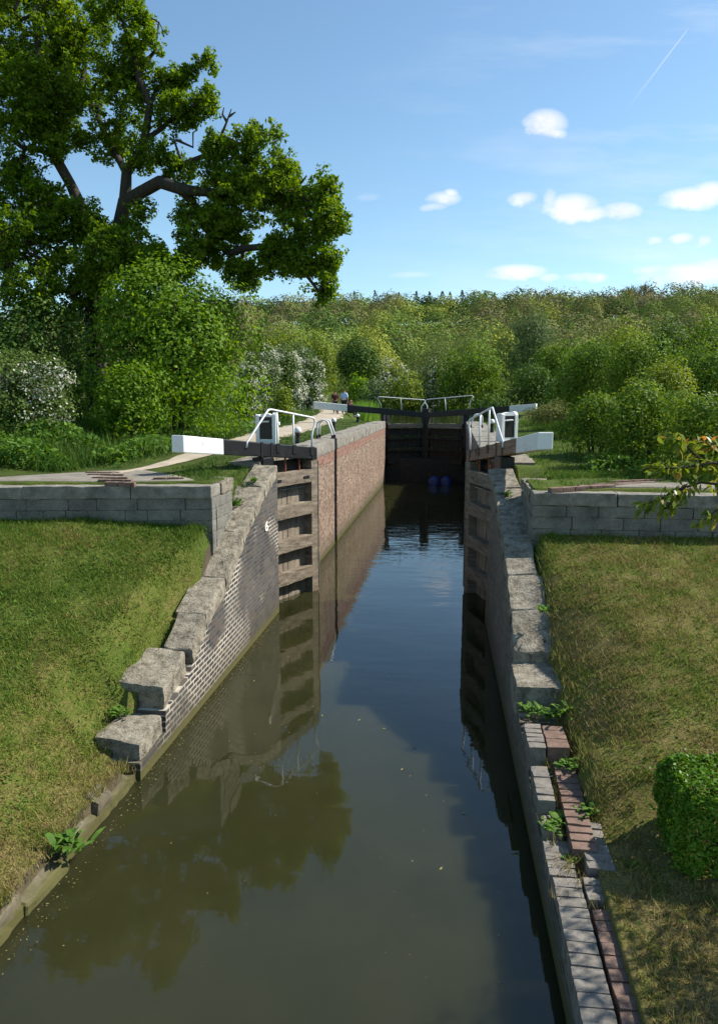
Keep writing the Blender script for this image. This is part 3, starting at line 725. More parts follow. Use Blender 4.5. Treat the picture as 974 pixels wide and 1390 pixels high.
def low_gate(label,Mp,d,nrm,hs,tail,white,b0,t0,slope_b,slope_t,beam_mat,rail,posts,sd):
    P=leaf_frame(Mp[0],Mp[1],d[0],d[1],nrm[0],nrm[1])
    w=thing('lock_gate',label,'lock gate',(Mp[0],Mp[1],0))
    bz=lambda s:b0+slope_b*s
    tz=lambda s:t0+slope_t*s
    mb=MB();worn(mb,P,-.13,.12,-.14,.14,-1.1,bz(0)-.004,seed=sd,amp=.006);mb.build('mitre_post',M['rail_wood'],w)
    mb=MB();lb(mb,P,-.152,-.133,-.10,.154,.1,b0-.03);mb.build('edge_strip',M['cap'],w)
    mb=MB()
    prof=[];
    mb.lathe(P(hs,0,0),[(.17,-1.1),(.17,2.9),(.165,2.95)],18);mb.build('heel_post',M['rail_wood'],w,True)
    mb=MB();lb(mb,P,hs-.17,hs+.17,-.15,.15,2.955,bz(hs)-.004);bevel(mb.build('heel_head',M['black'],w),.015)
    rl=[(-.45,-.2),(.37,.63),(1.09,1.35),(1.83,2.11),(2.55,2.83)]
    for k,(a,b) in enumerate(rl):
        mb=MB();worn(mb,P,.10,hs-.13,-.05,.15,a,b,seed=sd+k,amp=.007 if k>2 else .014,n=10,sc_=7)
        r=mb.build('rail',M['rail_wood'] if True else M['wood'],w)
        if k==4:
            for s in (.22,hs-.42):
                mb=MB();lb(mb,P,s,s+.22,.152,.163,a+.10,a+.15);mb.build('iron_strap',M['iron'],r)
    # planking behind the rails
    mb=MB();s=.10;r_=random.Random(sd);k=0
    while s<hs-.16:
        e=min(s+r_.uniform(.17,.23),hs-.13);o_=r_.uniform(-.008,.008)
        worn(mb,P,s+.006,e-.006,-.11+o_,-.056+o_,-1.1,2.50+r_.uniform(-.05,.02),seed=sd+k,amp=.004,n=6,sc_=9)
        s=e;k+=1
    mb.build('planking',M['wood'],w)
    mb=MB();lb(mb,P,.10,hs-.18,-.125,-.112,2.2,bz(.5)-.01);mb.build('shade_board',M['black'],w)  # black board added to stand for the beam's shadow in the open gap
    mb=MB();lb(mb,P,.30,.42,-.08,.06,bz(0)-.02,tz(0)+.04);mb.build('beam_block',M['black'],w)
    for s in (.42,hs*.5+.1):
        mb=MB();mb.tube([P(s,.02,2.78),P(s,.02,bz(s)+.02)],.022,8);mb.build('paddle_rod',M['rust'],w)
    mb=MB();lb(mb,P,.2,hs-.3,.0,.05,2.44,2.47);mb.build('walk_bar',M['cap'],w)
    # balance beam
    mb=MB();lb(mb,P,-.12,white-.002,-.15,.14,bz(-.12),tz(-.12),bz(white),tz(white));beam=mb.build('balance_beam',beam_mat,w);bevel(beam,.018)
    mb=MB();lb(mb,P,white,tail,-.15,.14,bz(white),tz(white),bz(tail),tz(tail));bevel(mb.build('painted_tail',M['white'],w),.018)
    hr=None
    mb=MB();mb.tube([P(s,t,z) for s,t,z in rail(tz)],.021,10);hr=mb.build('handrail',M['white_iron'],w,True)
    for k_,s in enumerate((.06,hs-.12,hs+.2)):
        mb=MB();lb(mb,P,s-.035,s+.035,.141,.150,bz(s)-.012,tz(s)+.008);st_=mb.build('iron_strap',M['iron'],beam)
    for s,h in posts:
        mb=MB();mb.tube([P(s,.12,tz(s)-.05),P(s,.12,tz(s)+h)],.019,8);mb.build('rail_post',M['white_iron'],hr,True)
        mb=MB();lb(mb,P,s-.06,s+.06,.142,.155,bz(s)+.10,tz(s)+.012);bevel(mb.build('rail_bracket',M['iron'],hr),.01)
    s,h=rail(tz)[-1][0],0
    mb=MB();lb(mb,P,s-.05,s+.09,.142,.156,bz(0)+.10,tz(0)+.012);bevel(mb.build('rail_bracket',M['iron'],hr),.01)
    return w
def railL(tz):
    o=[(2.36,.155,tz(2.33)-.13),(2.33,.15,tz(2.33)-.02),(1.66,.13,4.13),(1.60,.12,4.17),(1.50,.12,4.175),(.08,.12,3.985),(-.02,.12,3.96),(-.06,.12,3.90)]
    o+=[(-.05,.12,3.82),(.02,.12,3.70),(.06,.12,3.58),(.07,.12,3.30)]
    return o
low_gate('open lower lock gate whose black balance beam with white tail points to the left',(-3.21,16.6),(-.413,-.911),(.911,-.413),1.66,4.07,3.0,3.04,3.32,.098,.106,M['black'],railL,[(1.32,.655),(.75,.655)],20)
def railR(tz):
    o=[(2.07,.155,tz(2.05)-.12),(2.05,.15,tz(2.05)-.01),(1.42,.13,4.18),(1.36,.12,4.215),(1.28,.12,4.21),(.06,.12,3.95),(-.04,.12,3.92),(-.07,.12,3.86)]
    o+=[(-.05,.12,3.76),(.03,.12,3.6),(.06,.12,3.24)]
    return o
# black drips of paint left on the bare brown right beam
t=NT('patchy_brown_beam');p=t.pos();x,y,z=t.xyz(p)
n=t.noise(p,4,5,.7,(1,1,.5));n2=t.noise(p,5,5,.6,(1,1,3))
br=t.ramp(n2,[(.3,(.13,.075,.05)),(.5,(.22,.14,.095)),(.7,(.30,.205,.145))])
k=t.math('ADD',t.math('MULTIPLY',t.val(y,15.3,16.3),.35),t.math('ADD',n,t.val(z,3.0,3.6,-.12,.16)))
bm=t.pbr(t.mix(t.val(k,.84,.90),br,(.012,.012,.012)),.7,t.bump(n2,.3,.01))
low_gate('open lower lock gate whose bare brown balance beam with white tail points to the right',(.49,16.9),(.307,-.952),(-.952,-.307),1.80,3.66,2.68,3.01,3.26,.137,.153,bm,railR,[(.65,.70),(1.19,.76)],60)
# ================================================================== TOP GATES (closed)
def top_gate(label,sg,tailX):
    xm=-1.46;Mp=(xm+sg*.0,40.42);hx=-3.66 if sg<0 else .74
    dx=hx-xm;dy=39.6-40.42;L_=math.hypot(dx,dy);d=(dx/L_,dy/L_);nrm=(-d[1]*sg*-1,d[0]*sg*-1)
    if nrm[1]>0:nrm=(-nrm[0],-nrm[1])
    P=leaf_frame(Mp[0],Mp[1],d[0],d[1],nrm[0],nrm[1])
    w=thing('lock_gate',label,'lock gate',(Mp[0],Mp[1],1.2))
    tail=abs((tailX-xm)/d[0]);slope=.098 if sg<0 else .082
    tz=lambda s:3.66+slope*s
    bz=lambda s:tz(s)-.27-.018*s
    mb=MB();worn(mb,P,.01,.22,-.13,.13,.9,3.86,seed=9+sg,amp=.008);mb.build('mitre_post',M['dark_wood'],w)
    mb=MB();mb.lathe(P(L_-.05,0,0),[(.16,.9),(.16,bz(L_)-.01)],16);mb.build('heel_post',M['dark_wood'],w,True)
    for k,(a,b) in enumerate(((.95,1.2),(1.62,1.82),(2.25,2.45),(2.86,3.09))):
        mb=MB();worn(mb,P,.225,L_-.2,-.02,.15 if k<3 else .26,a,b,seed=k*3+sg,amp=.012)
        r=mb.build('rail',M['dark_wood'] if k<3 else M['rail_wood'],w)
        if k in (1,2,3):
            rr__=np.random.default_rng(k*7+sg+3);n=70 if k<3 else 25;q=[]
            for _ in range(n):
                s=.3+(L_-.6)*(rr__.random()**1.3);c=np.array(P(s,.15,b+rr__.random()*.05-.06))
                a_=rr__.normal(size=3);a_/=np.linalg.norm(a_);b_=np.cross(a_,rr__.normal(size=3));b_/=np.linalg.norm(b_)
                z=.035+.04*rr__.random();q.append([c-a_*z,c+b_*z*.7,c+a_*z,c-b_*z*.7])
            tag(quads('moss',np.array(q),M['moss'],r),kind='stuff')
    mb=MB();s=.225;r_=random.Random(5+sg);k=0
    while s<L_-.22:
        e=min(s+.24,L_-.2);worn(mb,P,s+.004,e-.004,-.09,-.025,.9,2.84,seed=k,amp=.004,n=5);s=e;k+=1
    mb.build('planking',M['dark_wood'],w)
    wt=tail-(1.75 if sg<0 else 1.35)
    mb=MB();lb(mb,P,.02,wt,-.15,.14,bz(0)+.004,tz(0)+.004,bz(wt),tz(wt));bevel(mb.build('balance_beam',M['black'],w),.02)
    mb=MB();lb(mb,P,wt+.003,tail,-.15,.14,bz(wt),tz(wt),bz(tail),tz(tail));bevel(mb.build('painted_tail',M['white'],w),.02)
    if sg<0:pts=[(.28,tz(.28)),(.27,3.98),(.16,4.13),(.07,4.26),(.12,4.34),(.3,4.35),(2.5,4.50),(2.62,4.5),(2.70,4.43),(2.62,4.28),(2.50,4.15),(2.50,tz(2.5))];ps=(1.35,)
    else:pts=[(.12,tz(.12)),(.13,4.02),(.0,4.2),(.0,4.30),(.10,4.36),(2.5,4.56),(2.62,4.56),(2.68,4.49),(2.58,4.35),(2.5,4.2),(2.5,tz(2.5))];ps=(1.2,)
    mb=MB();mb.tube([P(a,.10,b-.01) for a,b in pts],.022,8);h=mb.build('handrail',M['white_iron'],w,True)
    for s in ps:
        mb=MB();mb.tube([P(s,.10,tz(s)-.02),P(s+.08*sg*-1,.10,4.36+.062*s)],.02,8);mb.build('rail_post',M['white_iron'],h,True)
    mb=MB();lb(mb,P,L_*.86,L_*.93,.0,.12,3.10,bz(L_*.9)-.01);mb.build('paddle_post',M['rail_wood'],w)
    return w
top_gate('closed top lock gate, left leaf, its long beam ending in white by the walkers',-1,-7.15)
top_gate('closed top lock gate, the right leaf, its beam tail white against the dark bushes',1,4.12)
# ================================================================== PADDLE STANDS, BOLLARDS, DRUMS
def paddle_stand(label,loc,rz,round_top=True):
    w=thing('paddle_stand',label,'paddle gear',loc,0)
    c,s=math.cos(rz),math.sin(rz)
    P=lambda x,y,z:(loc[0]+x*c-y*s,loc[1]+x*s+y*c,loc[2]+z)
    for sx in (-1,1):
        mb=MB();pr=[(-.13,-.2),(.13,-.2),(.13,.80)]+[(.13*math.cos(a*math.pi/10),.80+.12*math.sin(a*math.pi/10)) for a in range(1,10)]+[(-.13,.80)]
        x0=sx*.235-.055;x1=x0+.11;n=len(pr)
        if sx<0:pr=[(a,b if b<.8 else .84+(b-.8)*.25) for a,b in pr]
        mb.add([P(x0,a,b) for a,b in pr]+[P(x1,a,b) for a,b in pr],[tuple(range(n))[::-1],tuple(range(n,2*n))]+[(i,(i+1)%n,n+(i+1)%n,n+i) for i in range(n)])
        bevel(mb.build('side_post',M['white'],w),.012)
    mb=MB();mb.hexa([P(a,b,z) for z in (.20,.80) for a,b in ((-.178,-.11),(.178,-.11),(.178,.08),(-.178,.08))]);bevel(mb.build('gear_housing',M['black'],w),.015)
    mb=MB();mb.hexa([P(a,b,z) for z in (-.2,.197) for a,b in ((-.178,-.10),(.178,-.10),(.178,.08),(-.178,.08))]);mb.build('lower_board',M['white'],w)
    mb=MB();prf=[(.175*math.cos(a*math.pi/8),.80+.10*math.sin(a*math.pi/8)) for a in range(9)];n=9
    mb.add([P(a,-.115,b) for a,b in prf]+[P(a,.08,b) for a,b in prf],[tuple(range(n)),tuple(range(n,2*n))[::-1]]+[(i,n+i,n+i+1,i+1) for i in range(n-1)]);mb.build('hood',M['white'],w)
    mb=MB();mb.tube([P(-.42,-.05,.66),P(.10,-.14,.68)],.022,8);mb.build('rack_bar',M['white_iron'],w)
    mb=MB();mb.tube([P(.285,0,.62),P(.36,0,.62)],.05,10);mb.build('spindle',M['white_iron'],w)
    return w
paddle_stand('white paddle stand with a black gear housing behind the black balance beam',(-5.08,20.2,3.1),R(-4))
paddle_stand('white paddle stand with a black gear housing behind the brown balance beam',(1.52,21.6,3.12),R(35))
def bollard(label,loc,sc_=1.):
    w=thing('mooring_bollard',label,'bollard',loc,0,None)
    mb=MB();mb.lathe(loc,[(.12*sc_,-.15),(.12*sc_,.10),(.09*sc_,.20),(.10*sc_,.30),(.155*sc_,.36)],18);mb.build('post',M['iron'],w,True)
    mb=MB();mb.lathe((loc[0],loc[1],loc[2]+.362),[(.155*sc_,0),(.165*sc_,.03),(.155*sc_,.08),(.11*sc_,.13),(.04*sc_,.15)],18);mb.build('cap',M['white'],w,True)
bollard('black bollard with a white cap, standing behind the handrail of the left lower gate',(-4.22,20.2,3.12),.62)
bollard('black bollard with a white cap beside the twin white grab rails of the left ladder',(-4.62,29.0,3.14),.6)
bollard('small white-capped bollard near the far end of the left lock wall',(-4.95,39.0,3.10),.7)
bollard('black bollard with a white cap on the right bank by the white paddle stand',(1.42,28.0,3.14),.65)
# mooring strap left lying: none
def drum(label,loc,rz):
    w=thing('plastic_drum',label,'drum',loc)
    mb=MB();pr=[(.12,-.46),(.255,-.45),(.285,-.42),(.285,-.20),(.295,-.18),(.295,-.15),(.285,-.13),(.285,.13),(.295,.15),(.295,.18),(.285,.20),(.285,.42),(.255,.45),(.12,.46)]
    mb.lathe(loc,pr,24,0,'y');o=mb.build('drum_body',M['blue'],w,True)
    for s in (-.12,.12):
        mb=MB();mb.lathe((loc[0]+s,loc[1]-.475,loc[2]+.08),[(.04,0),(.04,.03)],10,0,'y');mb.build('bung',M['blue'],w)
drum('blue plastic drum afloat by the top gates, the left of the touching pair',(-.92,38.6,.13),0)
drum('blue plastic drum afloat by the top gates, the right of the touching pair',(-.31,38.75,.12),0)
# ================================================================== PEOPLE
def skin(name,verts,edges,rad,mat,parent,root=0,lv=2):
    me=bpy.data.meshes.new(name);p=parent;off=Vector()
    while p is not None:off+=p.location;p=p.parent
    me.from_pydata([tuple(Vector(v)-off) for v in verts],edges,[])
    o=bpy.data.objects.new(name,me);COL.objects.link(o)
    md=o.modifiers.new('skin','SKIN');md.use_smooth_shade=True
    sv=me.skin_vertices[0].data
    for i,r in enumerate(rad):
        sv[i].radius=(r,r) if not isinstance(r,tuple) else r
        sv[i].use_root=(i==root)
    sb=o.modifiers.new('sub','SUBSURF');sb.levels=lv;sb.render_levels=lv
    bpy.context.view_layer.update()
    m2=bpy.data.meshes.new_from_object(o.evaluated_get(bpy.context.evaluated_depsgraph_get()))
    bpy.data.objects.remove(o)
    m2.materials.clear();m2.materials.append(mat)
    m2.polygons.foreach_set('use_smooth',[True]*len(m2.polygons))
    n=bpy.data.objects.new(name,m2);COL.objects.link(n);n.parent=parent;return n
def person(label,loc,rz,h,pose,top,legs):
    w=thing('person',label,'person',loc)
    c,s=math.cos(rz),math.sin(rz)
    T=lambda x,y,z:(loc[0]+(x*c-y*s)*h,loc[1]+(x*s+y*c)*h,loc[2]+z*h)
    # local frame: faces -Y; joints for a figure one unit tall
    if pose=='stand':
        hip,knee,ank=.51,.28,.045
        V=dict(pel=(0,0,.53),wst=(0,0,.61),chest=(0,.005,.73),neck=(0,.0,.835),chin=(0,-.012,.875),head=(0,-.012,.93))
        for sx,k in ((-1,'l'),(1,'r')):
            V['hip'+k]=(sx*.052,0,.50);V['knee'+k]=(sx*.058,-.01+.015*sx,.28);V['ank'+k]=(sx*.06,.012+.02*sx,.05);V['toe'+k]=(sx*.07,-.085+.02*sx,.018)
            V['sh'+k]=(sx*.105,0,.80);V['elb'+k]=(sx*.145,.01-.03*(sx>0),.635);V['wri'+k]=(sx*.135,-.06-.06*(sx>0),.51);V['hand'+k]=(sx*.13,-.085-.07*(sx>0),.46)
    else:
        V=dict(pel=(0,.02,.275),wst=(0,.035,.36),chest=(0,.02,.48),neck=(0,-.01,.585),chin=(0,-.03,.625),head=(0,-.035,.68))
        for sx,k in ((-1,'l'),(1,'r')):
            V['hip'+k]=(sx*.055,0,.27);V['knee'+k]=(sx*.075,-.245,.29);V['ank'+k]=(sx*.075,-.25,.05);V['toe'+k]=(sx*.08,-.345,.018)
            V['sh'+k]=(sx*.105,.01,.55);V['elb'+k]=(sx*.15,-.06,.40);V['wri'+k]=(sx*.10,-.19,.345);V['hand'+k]=(sx*.085,-.235,.335)
    r=dict(pel=.085,wst=.075,chest=.09,neck=.032,chin=.048,head=.058)
    for k in 'lr':
        r.update({'hip'+k:.062,'knee'+k:.037,'ank'+k:.024,'toe'+k:.022,'sh'+k:.042,'elb'+k:.027,'wri'+k:.019,'hand'+k:.02})
    E=[('pel','wst'),('wst','chest'),('chest','neck'),('neck','chin'),('chin','head')]
    for k in 'lr':E+=[('pel','hip'+k),('hip'+k,'knee'+k),('knee'+k,'ank'+k),('ank'+k,'toe'+k),('chest','sh'+k),('sh'+k,'elb'+k),('elb'+k,'wri'+k),('wri'+k,'hand'+k)]
    def sub(name,keys,edges,grow,mat,root):
        ks=[k for k in keys];idx={k:i for i,k in enumerate(ks)}
        skin(name,[T(*V[k]) for k in ks],[(idx[a],idx[b]) for a,b in edges],[(r[k]+grow)*h for k in ks],mat,w,idx[root])
    # body with five short fingers on each hand and a nose
    V['nose']=(V['head'][0],V['head'][1]-.062,V['head'][2]-.012);r['nose']=.009
    for k,sx in (('l',-1),('r',1)):
        hx,hy,hz=V['hand'+k]
        for i in range(5):
            V['f%d%s'%(i,k)]=(hx+sx*(-.012+.008*i if i<4 else -.026),hy-.018+.006*i,hz-.042+.004*abs(i-1.5) if i<4 else hz-.015);r['f%d%s'%(i,k)]=.0052
            E.append(('hand'+k,'f%d%s'%(i,k)))
    E.append(('head','nose'))
    sub('body',list(V),E,0,M['skin'],'pel')
    tk=['pel','wst','chest','shl','shr','elbl','elbr'];sub('shirt',tk,[('pel','wst'),('wst','chest'),('chest','shl'),('chest','shr'),('shl','elbl'),('shr','elbr')],.013,top,'pel')
    lk=['pel','hipl','hipr','kneel','kneer','ankl','ankr'];sub('trousers',lk,[('pel','hipl'),('pel','hipr'),('hipl','kneel'),('hipr','kneer'),('kneel','ankl'),('kneer','ankr')],.011,legs,'pel')
    for k in 'lr':
        V['heel'+k]=(V['ank'+k][0],V['ank'+k][1]+.012,.022);r['heel'+k]=.024
        sub('shoe',['heel'+k,'toe'+k],[('heel'+k,'toe'+k)],.007,M['iron'],'heel'+k)
    hx,hy,hz=V['head'];V['h0']=(hx,hy+.018,hz-.02);V['h1']=(hx,hy+.012,hz+.026);r['h0']=.052;r['h1']=.055
    sub('hair',['h0','h1'],[('h0','h1')],.004,M['hair'],'h0')
    return w
gz=lambda x,y:ground(x,y)
person('man in a light blue shirt standing on the towpath with his back turned',(-7.78,53.6,gz(-7.78,53.6)+.0),R(172),1.78,'stand',M['shirt'],M['navy'])
person('person in dark clothes standing on the towpath left of the blue shirt',(-8.75,55.6,gz(-8.75,55.6)),R(200),1.68,'stand',M['plum'],M['navy'])
person('person in dark clothes seated on the small bench by the towpath',(-7.22,52.75,gz(-7.2,52.75)-.02),R(60),1.70,'sit',M['plum'],M['navy'])
def bench(loc,rz):
    w=thing('park_bench','small pale wooden bench on the towpath under the far white beam tail','bench',loc)
    c,s=math.cos(rz),math.sin(rz);P=lambda x,y,z:(loc[0]+x*c-y*s,loc[1]+x*s+y*c,loc[2]+z)
    def bb(mb,x0,x1,y0,y1,z0,z1):mb.hexa([P(a,b,z) for z in (z0,z1) for a,b in ((x0,y0),(x1,y0),(x1,y1),(x0,y1))])
    mb=MB()
    for k in range(4):bb(mb,-.7,.7,-.2+k*.11,-.1+k*.11,.39,.43)
    mb.build('seat',M['concrete'],w)
    for sx in (-.6,.55):
        for sy in (-.19,.17):
            mb=MB();bb(mb,sx,sx+.06,sy,sy+.05,-.05,.387);mb.build('leg',M['cap'],w)
bench((-7.55,52.8,gz(-7.55,52.8)),R(4))
# ================================================================== FOLIAGE
def unit(a):return a/np.maximum(1e-9,np.linalg.norm(a,axis=-1,keepdims=True))
def leafquads(P,Nn,size,aspect=.62,r=rng,droop=None):
    n=len(P);a=unit(np.cross(Nn,r.normal(size=(n,3))))
    if droop is not None:a=unit(a+np.array([0,0,-droop]))
    b=unit(np.cross(Nn,a));s=np.broadcast_to(np.asarray(size,dtype=float),(n,))[:,None]
    return np.stack([P-a*s*.5,P+b*s*aspect*.5+Nn*s*.06-a*s*.06,P+a*s*.5,P-b*s*aspect*.5+Nn*s*.06-a*s*.06],1)
def clumps(C,rad,per,size,out=None,r=rng,flat=.8,up=.45):
    """leaves gathered in clumps round the points C"""
    n=len(C);k=np.repeat(np.arange(n),per)
    rad=np.broadcast_to(np.asarray(rad,dtype=float),(n,))
    d=unit(r.normal(size=(len(k),3)));q=r.random(len(k))**.45
    off=d*q[:,None]*rad[k][:,None];off[:,2]*=flat
    P=C[k]+off
    nn=unit(d*.55+np.array([0,0,up])+r.normal(size=(len(k),3))*.55)
    s=size*(.45+1.0*r.random(len(k)))
    return leafquads(P,nn,s,r=r)
def grow(limbs,C,tip=.012,exp=.44,base=None,rmax=.5):
    """joins the leaf clumps C to the given limbs (polylines, first one the trunk); returns tubes (points, radii)"""
    pts=[];par=[]
    for li,pl in enumerate(limbs):
        pl=[np.array(p,float) for p in pl];last=None
        if pts:
            A=np.array(pts);last=int(np.argmin(((A-pl[0])**2).sum(1)))
        for a,b in zip(pl,pl[1:]):
            m=max(1,int(np.linalg.norm(b-a)/.55))
            for i in range(0 if (last is None) else 1,m+1):
                p=a+(b-a)*i/m
                if i not in(0,m):p=p+rng.normal(size=3)*.05
                pts.append(p);par.append(-1 if last is None else last);last=len(pts)-1
    A=np.array(pts);dd=np.array([((A-c)**2).sum(1).min() for c in C])
    nodes=np.zeros((len(pts)+len(C)*4,3));nodes[:len(pts)]=A;n=len(pts)
    for c in C[np.argsort(dd)]:
        d=np.linalg.norm(nodes[:n]-c,axis=1);j=int(np.argmin(d));L_=d[j]
        m=min(3,int(L_/.5));prev=j
        for i in range(1,m+1):
            p=nodes[j]+(c-nodes[j])*i/(m+1)+rng.normal(size=3)*.07*min(1,L_);p[2]-=.03
            nodes[n]=p;par.append(prev);prev=n;n+=1
        nodes[n]=c;par.append(prev);n+=1
    cnt=np.zeros(n)
    ch=[[] for _ in range(n)]
    for i in range(n-1,-1,-1):
        if cnt[i]==0:cnt[i]=1
        if par[i]>=0:cnt[par[i]]+=cnt[i];ch[par[i]].append(i)
    rad=np.minimum(rmax,tip*cnt**exp)
    tubes=[];stack=[(0,None)]
    while stack:
        s,p=stack.pop();line=[];rr=[]
        if p is not None:line.append(nodes[p]);rr.append(min(rad[p],rad[s]*1.25))
        x=s
        while True:
            line.append(nodes[x]);rr.append(rad[x])
            if not ch[x]:break
            k=sorted(ch[x],key=lambda q:-cnt[q])
            for o in k[1:]:stack.append((o,x))
            x=k[0]
        if len(line)>1:tubes.append((line,[float(q) for q in rr]))
    return tubes
def tubes_mesh(name,T,mat,parent,minr=0):
    mb=MB()
    for l,r in T:
        if r[0]<minr:continue
        n=10 if r[0]>.15 else (6 if r[0]>.05 else 4)
        mb.tube([tuple(p) for p in l],r,n,0,False)
    return mb.build(name,mat,parent,True)
# ------------------------------------------------------------------ the oak
YO=25.
oak=thing('oak_tree','tall spreading oak on the left with bare twisting limbs against the sky','tree',(atY(135,600,YO)[0],YO,3.4))
def LP(pl,y0=YO,y1=None):
    n=len(pl);return [atY(p[0],p[1],y0+((y1 if y1 else y0)-y0)*i/(n-1)) for i,p in enumerate(pl)]
limbs=[LP([(135,606),(130,500),(128,410),(126,335)]),
 LP([(126,335),(112,285),(96,250),(75,213),(58,150),(52,90),(45,20)],YO,YO-1),
 LP([(75,213),(30,200),(-30,160)],YO,YO-2),
 LP([(128,400),(160,320),(170,275),(172,235),(196,190),(204,142),(188,105),(172,50),(160,0)],YO,YO-.8),
 LP([(172,235),(150,195),(110,120),(120,40)],YO,YO+2.5),
 LP([(170,275),(190,262),(217,247),(250,258),(300,262),(345,255),(400,262),(448,300)],YO,YO-2.5),
 LP([(250,258),(292,322),(312,345),(355,335),(400,345),(432,395)],YO-.6,YO-2.8),
 LP([(217,247),(256,220),(288,208),(303,185),(345,200),(372,180)],YO-.2,YO-1.5),
 LP([(196,190),(235,160),(268,140)],YO,YO-1.),
 LP([(172,120),(210,70),(216,30)],YO,YO-.5),
 LP([(200,140),(230,105),(275,85)],YO,YO+.5),
 LP([(112,285),(90,320),(40,330),(-20,340)],YO,YO-3),
 LP([(140,380),(200,360),(260,340)],YO,YO-3)]
blobs=[(35,50,80,65,0,120),(30,130,70,50,-1,75),(120,70,35,75,1.5,60),(165,40,35,65,-.5,80),(180,110,38,50,0,50),(215,45,12,28,-.5,12),(236,108,26,20,0,20),(278,84,14,13,.3,8),(258,98,14,8,.2,6),
 (245,150,34,20,-.5,24),(280,140,12,18,-.6,9),(100,165,45,35,0,42),(40,190,55,35,-1,45),(150,190,35,30,.8,30),(205,200,40,32,-.4,36),(240,232,25,22,-.6,18),
 (300,200,26,18,-1,16),(345,200,38,24,-1.3,32),(372,182,14,16,-1.5,10),(300,240,48,28,-.9,42),(360,240,44,36,-1.6,42),(345,285,58,40,-1.6,62),(300,320,38,46,-1,44),(392,262,24,22,-2,18),(396,310,42,34,-2,38),
 (438,258,22,24,-2.3,14),(446,300,24,26,-2.4,20),(436,345,26,28,-2.6,20),(420,388,34,24,-2.7,26),(385,350,34,26,-2.3,22),(330,372,28,22,-1.6,13),(255,290,14,24,-.8,9),
 (35,262,60,38,-1,55),(120,300,50,28,-1.6,36),(190,300,22,26,-1,16),(40,330,70,45,-2,62),(155,350,55,38,-2,52),(230,340,45,36,-2.3,44),(205,390,60,30,-2.6,40),(60,400,70,40,-2.4,46)]
C=[]
for cx,cy,rx,ry,dy,n in blobs:
    y=YO+dy;c=np.array(atY(cx,cy,y));sx=rx*y/1011;sz=ry*y/1011;sy=max(.5,(sx+sz)*.5*.9)
    n=int(n*5.2*(1.6 if (cx<140 or cy>310) else 1))
    d=unit(rng.normal(size=(n,3)))*(rng.random((n,1))**.34)
    c=c+d*np.array([sx,sy,sz])*(1.04+.22*(rng.random((n,1))<.16))
    k=np.array([mn.noise(Vector(q)*1.0)+.5*mn.noise(Vector(q)*2.3)>rng.uniform(-.22,.08) for q in c])
    C.append(c[k])
C=np.concatenate(C)
T=grow(limbs,C,.013,.43,rmax=.55)
tubes_mesh('trunk',T,M['bark'],oak)
n=len(C)
Q=clumps(C,.13+.15*rng.random(n),36,.112,flat=.85)
quads('crown',Q,L['oak'],oak)
# dead twigs that stick out bare
mb=MB()
for pl,y in (([(300,185),(308,165),(314,148)],23.8),([(308,165),(302,155),(304,146)],23.8),([(311,158),(320,152)],23.8),([(405,252),(412,244),(416,238)],22.8),([(66,318),(90,322),(103,330)],24),([(103,330),(108,312),(116,304)],24),([(240,190),(262,200),(262,180),(268,176)],24),([(245,215),(238,195),(234,178)],24)):
    p=[atY(a,b,y) for a,b in pl];mb=MB();mb.tube(p,[.05-.035*i/(len(p)-1) for i in range(len(p))],5,0,False);mb.build('dead_twig',M['bark'],oak,True)
n=420;c0=np.array(atY(125,470,YO-.9));d=unit(rng.normal(size=(n,3)))
Q=clumps(c0+d*np.array([.95,.8,2.6]),.25,26,.11)
quads('ivy',Q,L['ivy'],oak)
# ------------------------------------------------------------------ general shrubs and trees
def crown_pts(c,rx,ry,rz,n,lobes,r,low=.25,full=False,thr=-.28,jit=.1):
    """points and outward normals on a lumpy crown"""
    K=lobes;lc=unit(r.normal(size=(K,3)));lc[:,2]=np.abs(lc[:,2])*1.0-low
    lc*=(.42+.28*r.random((K,1)));lr=.36+.22*r.random(K)
    if full:
        m=9;a=np.arange(m)*6.28/m+r.random(m)*.6;e=np.stack([np.cos(a)*.62,np.sin(a)*.62,-.55+.25*r.random(m)],1)
        lc=np.concatenate([lc,e]);lr=np.concatenate([lr,.34+.14*r.random(m)]);K+=m
    lc=np.concatenate([lc,[[0,0,-.05]]]);lr=np.append(lr,.62)
    w=lr**2;k=r.choice(K+1,size=n,p=w/w.sum())
    d=unit(r.normal(size=(n,3)));
    p=lc[k]+d*(lr[k]*(.80+.24*r.random(n)))[:,None]
    p[:,2]=np.maximum(p[:,2],-.97+.12*r.random(n))
    ph=r.random((4,3))*6;fr=r.normal(size=(4,3))*5
    nz=sum(np.sin(p@fr[i]+ph[i,0]) for i in range(4))/4
    ok=nz>thr
    p,d=p[ok],d[ok]
    P=c+p*np.array([rx,ry,rz])+r.normal(size=p.shape)*jit
    return P,d
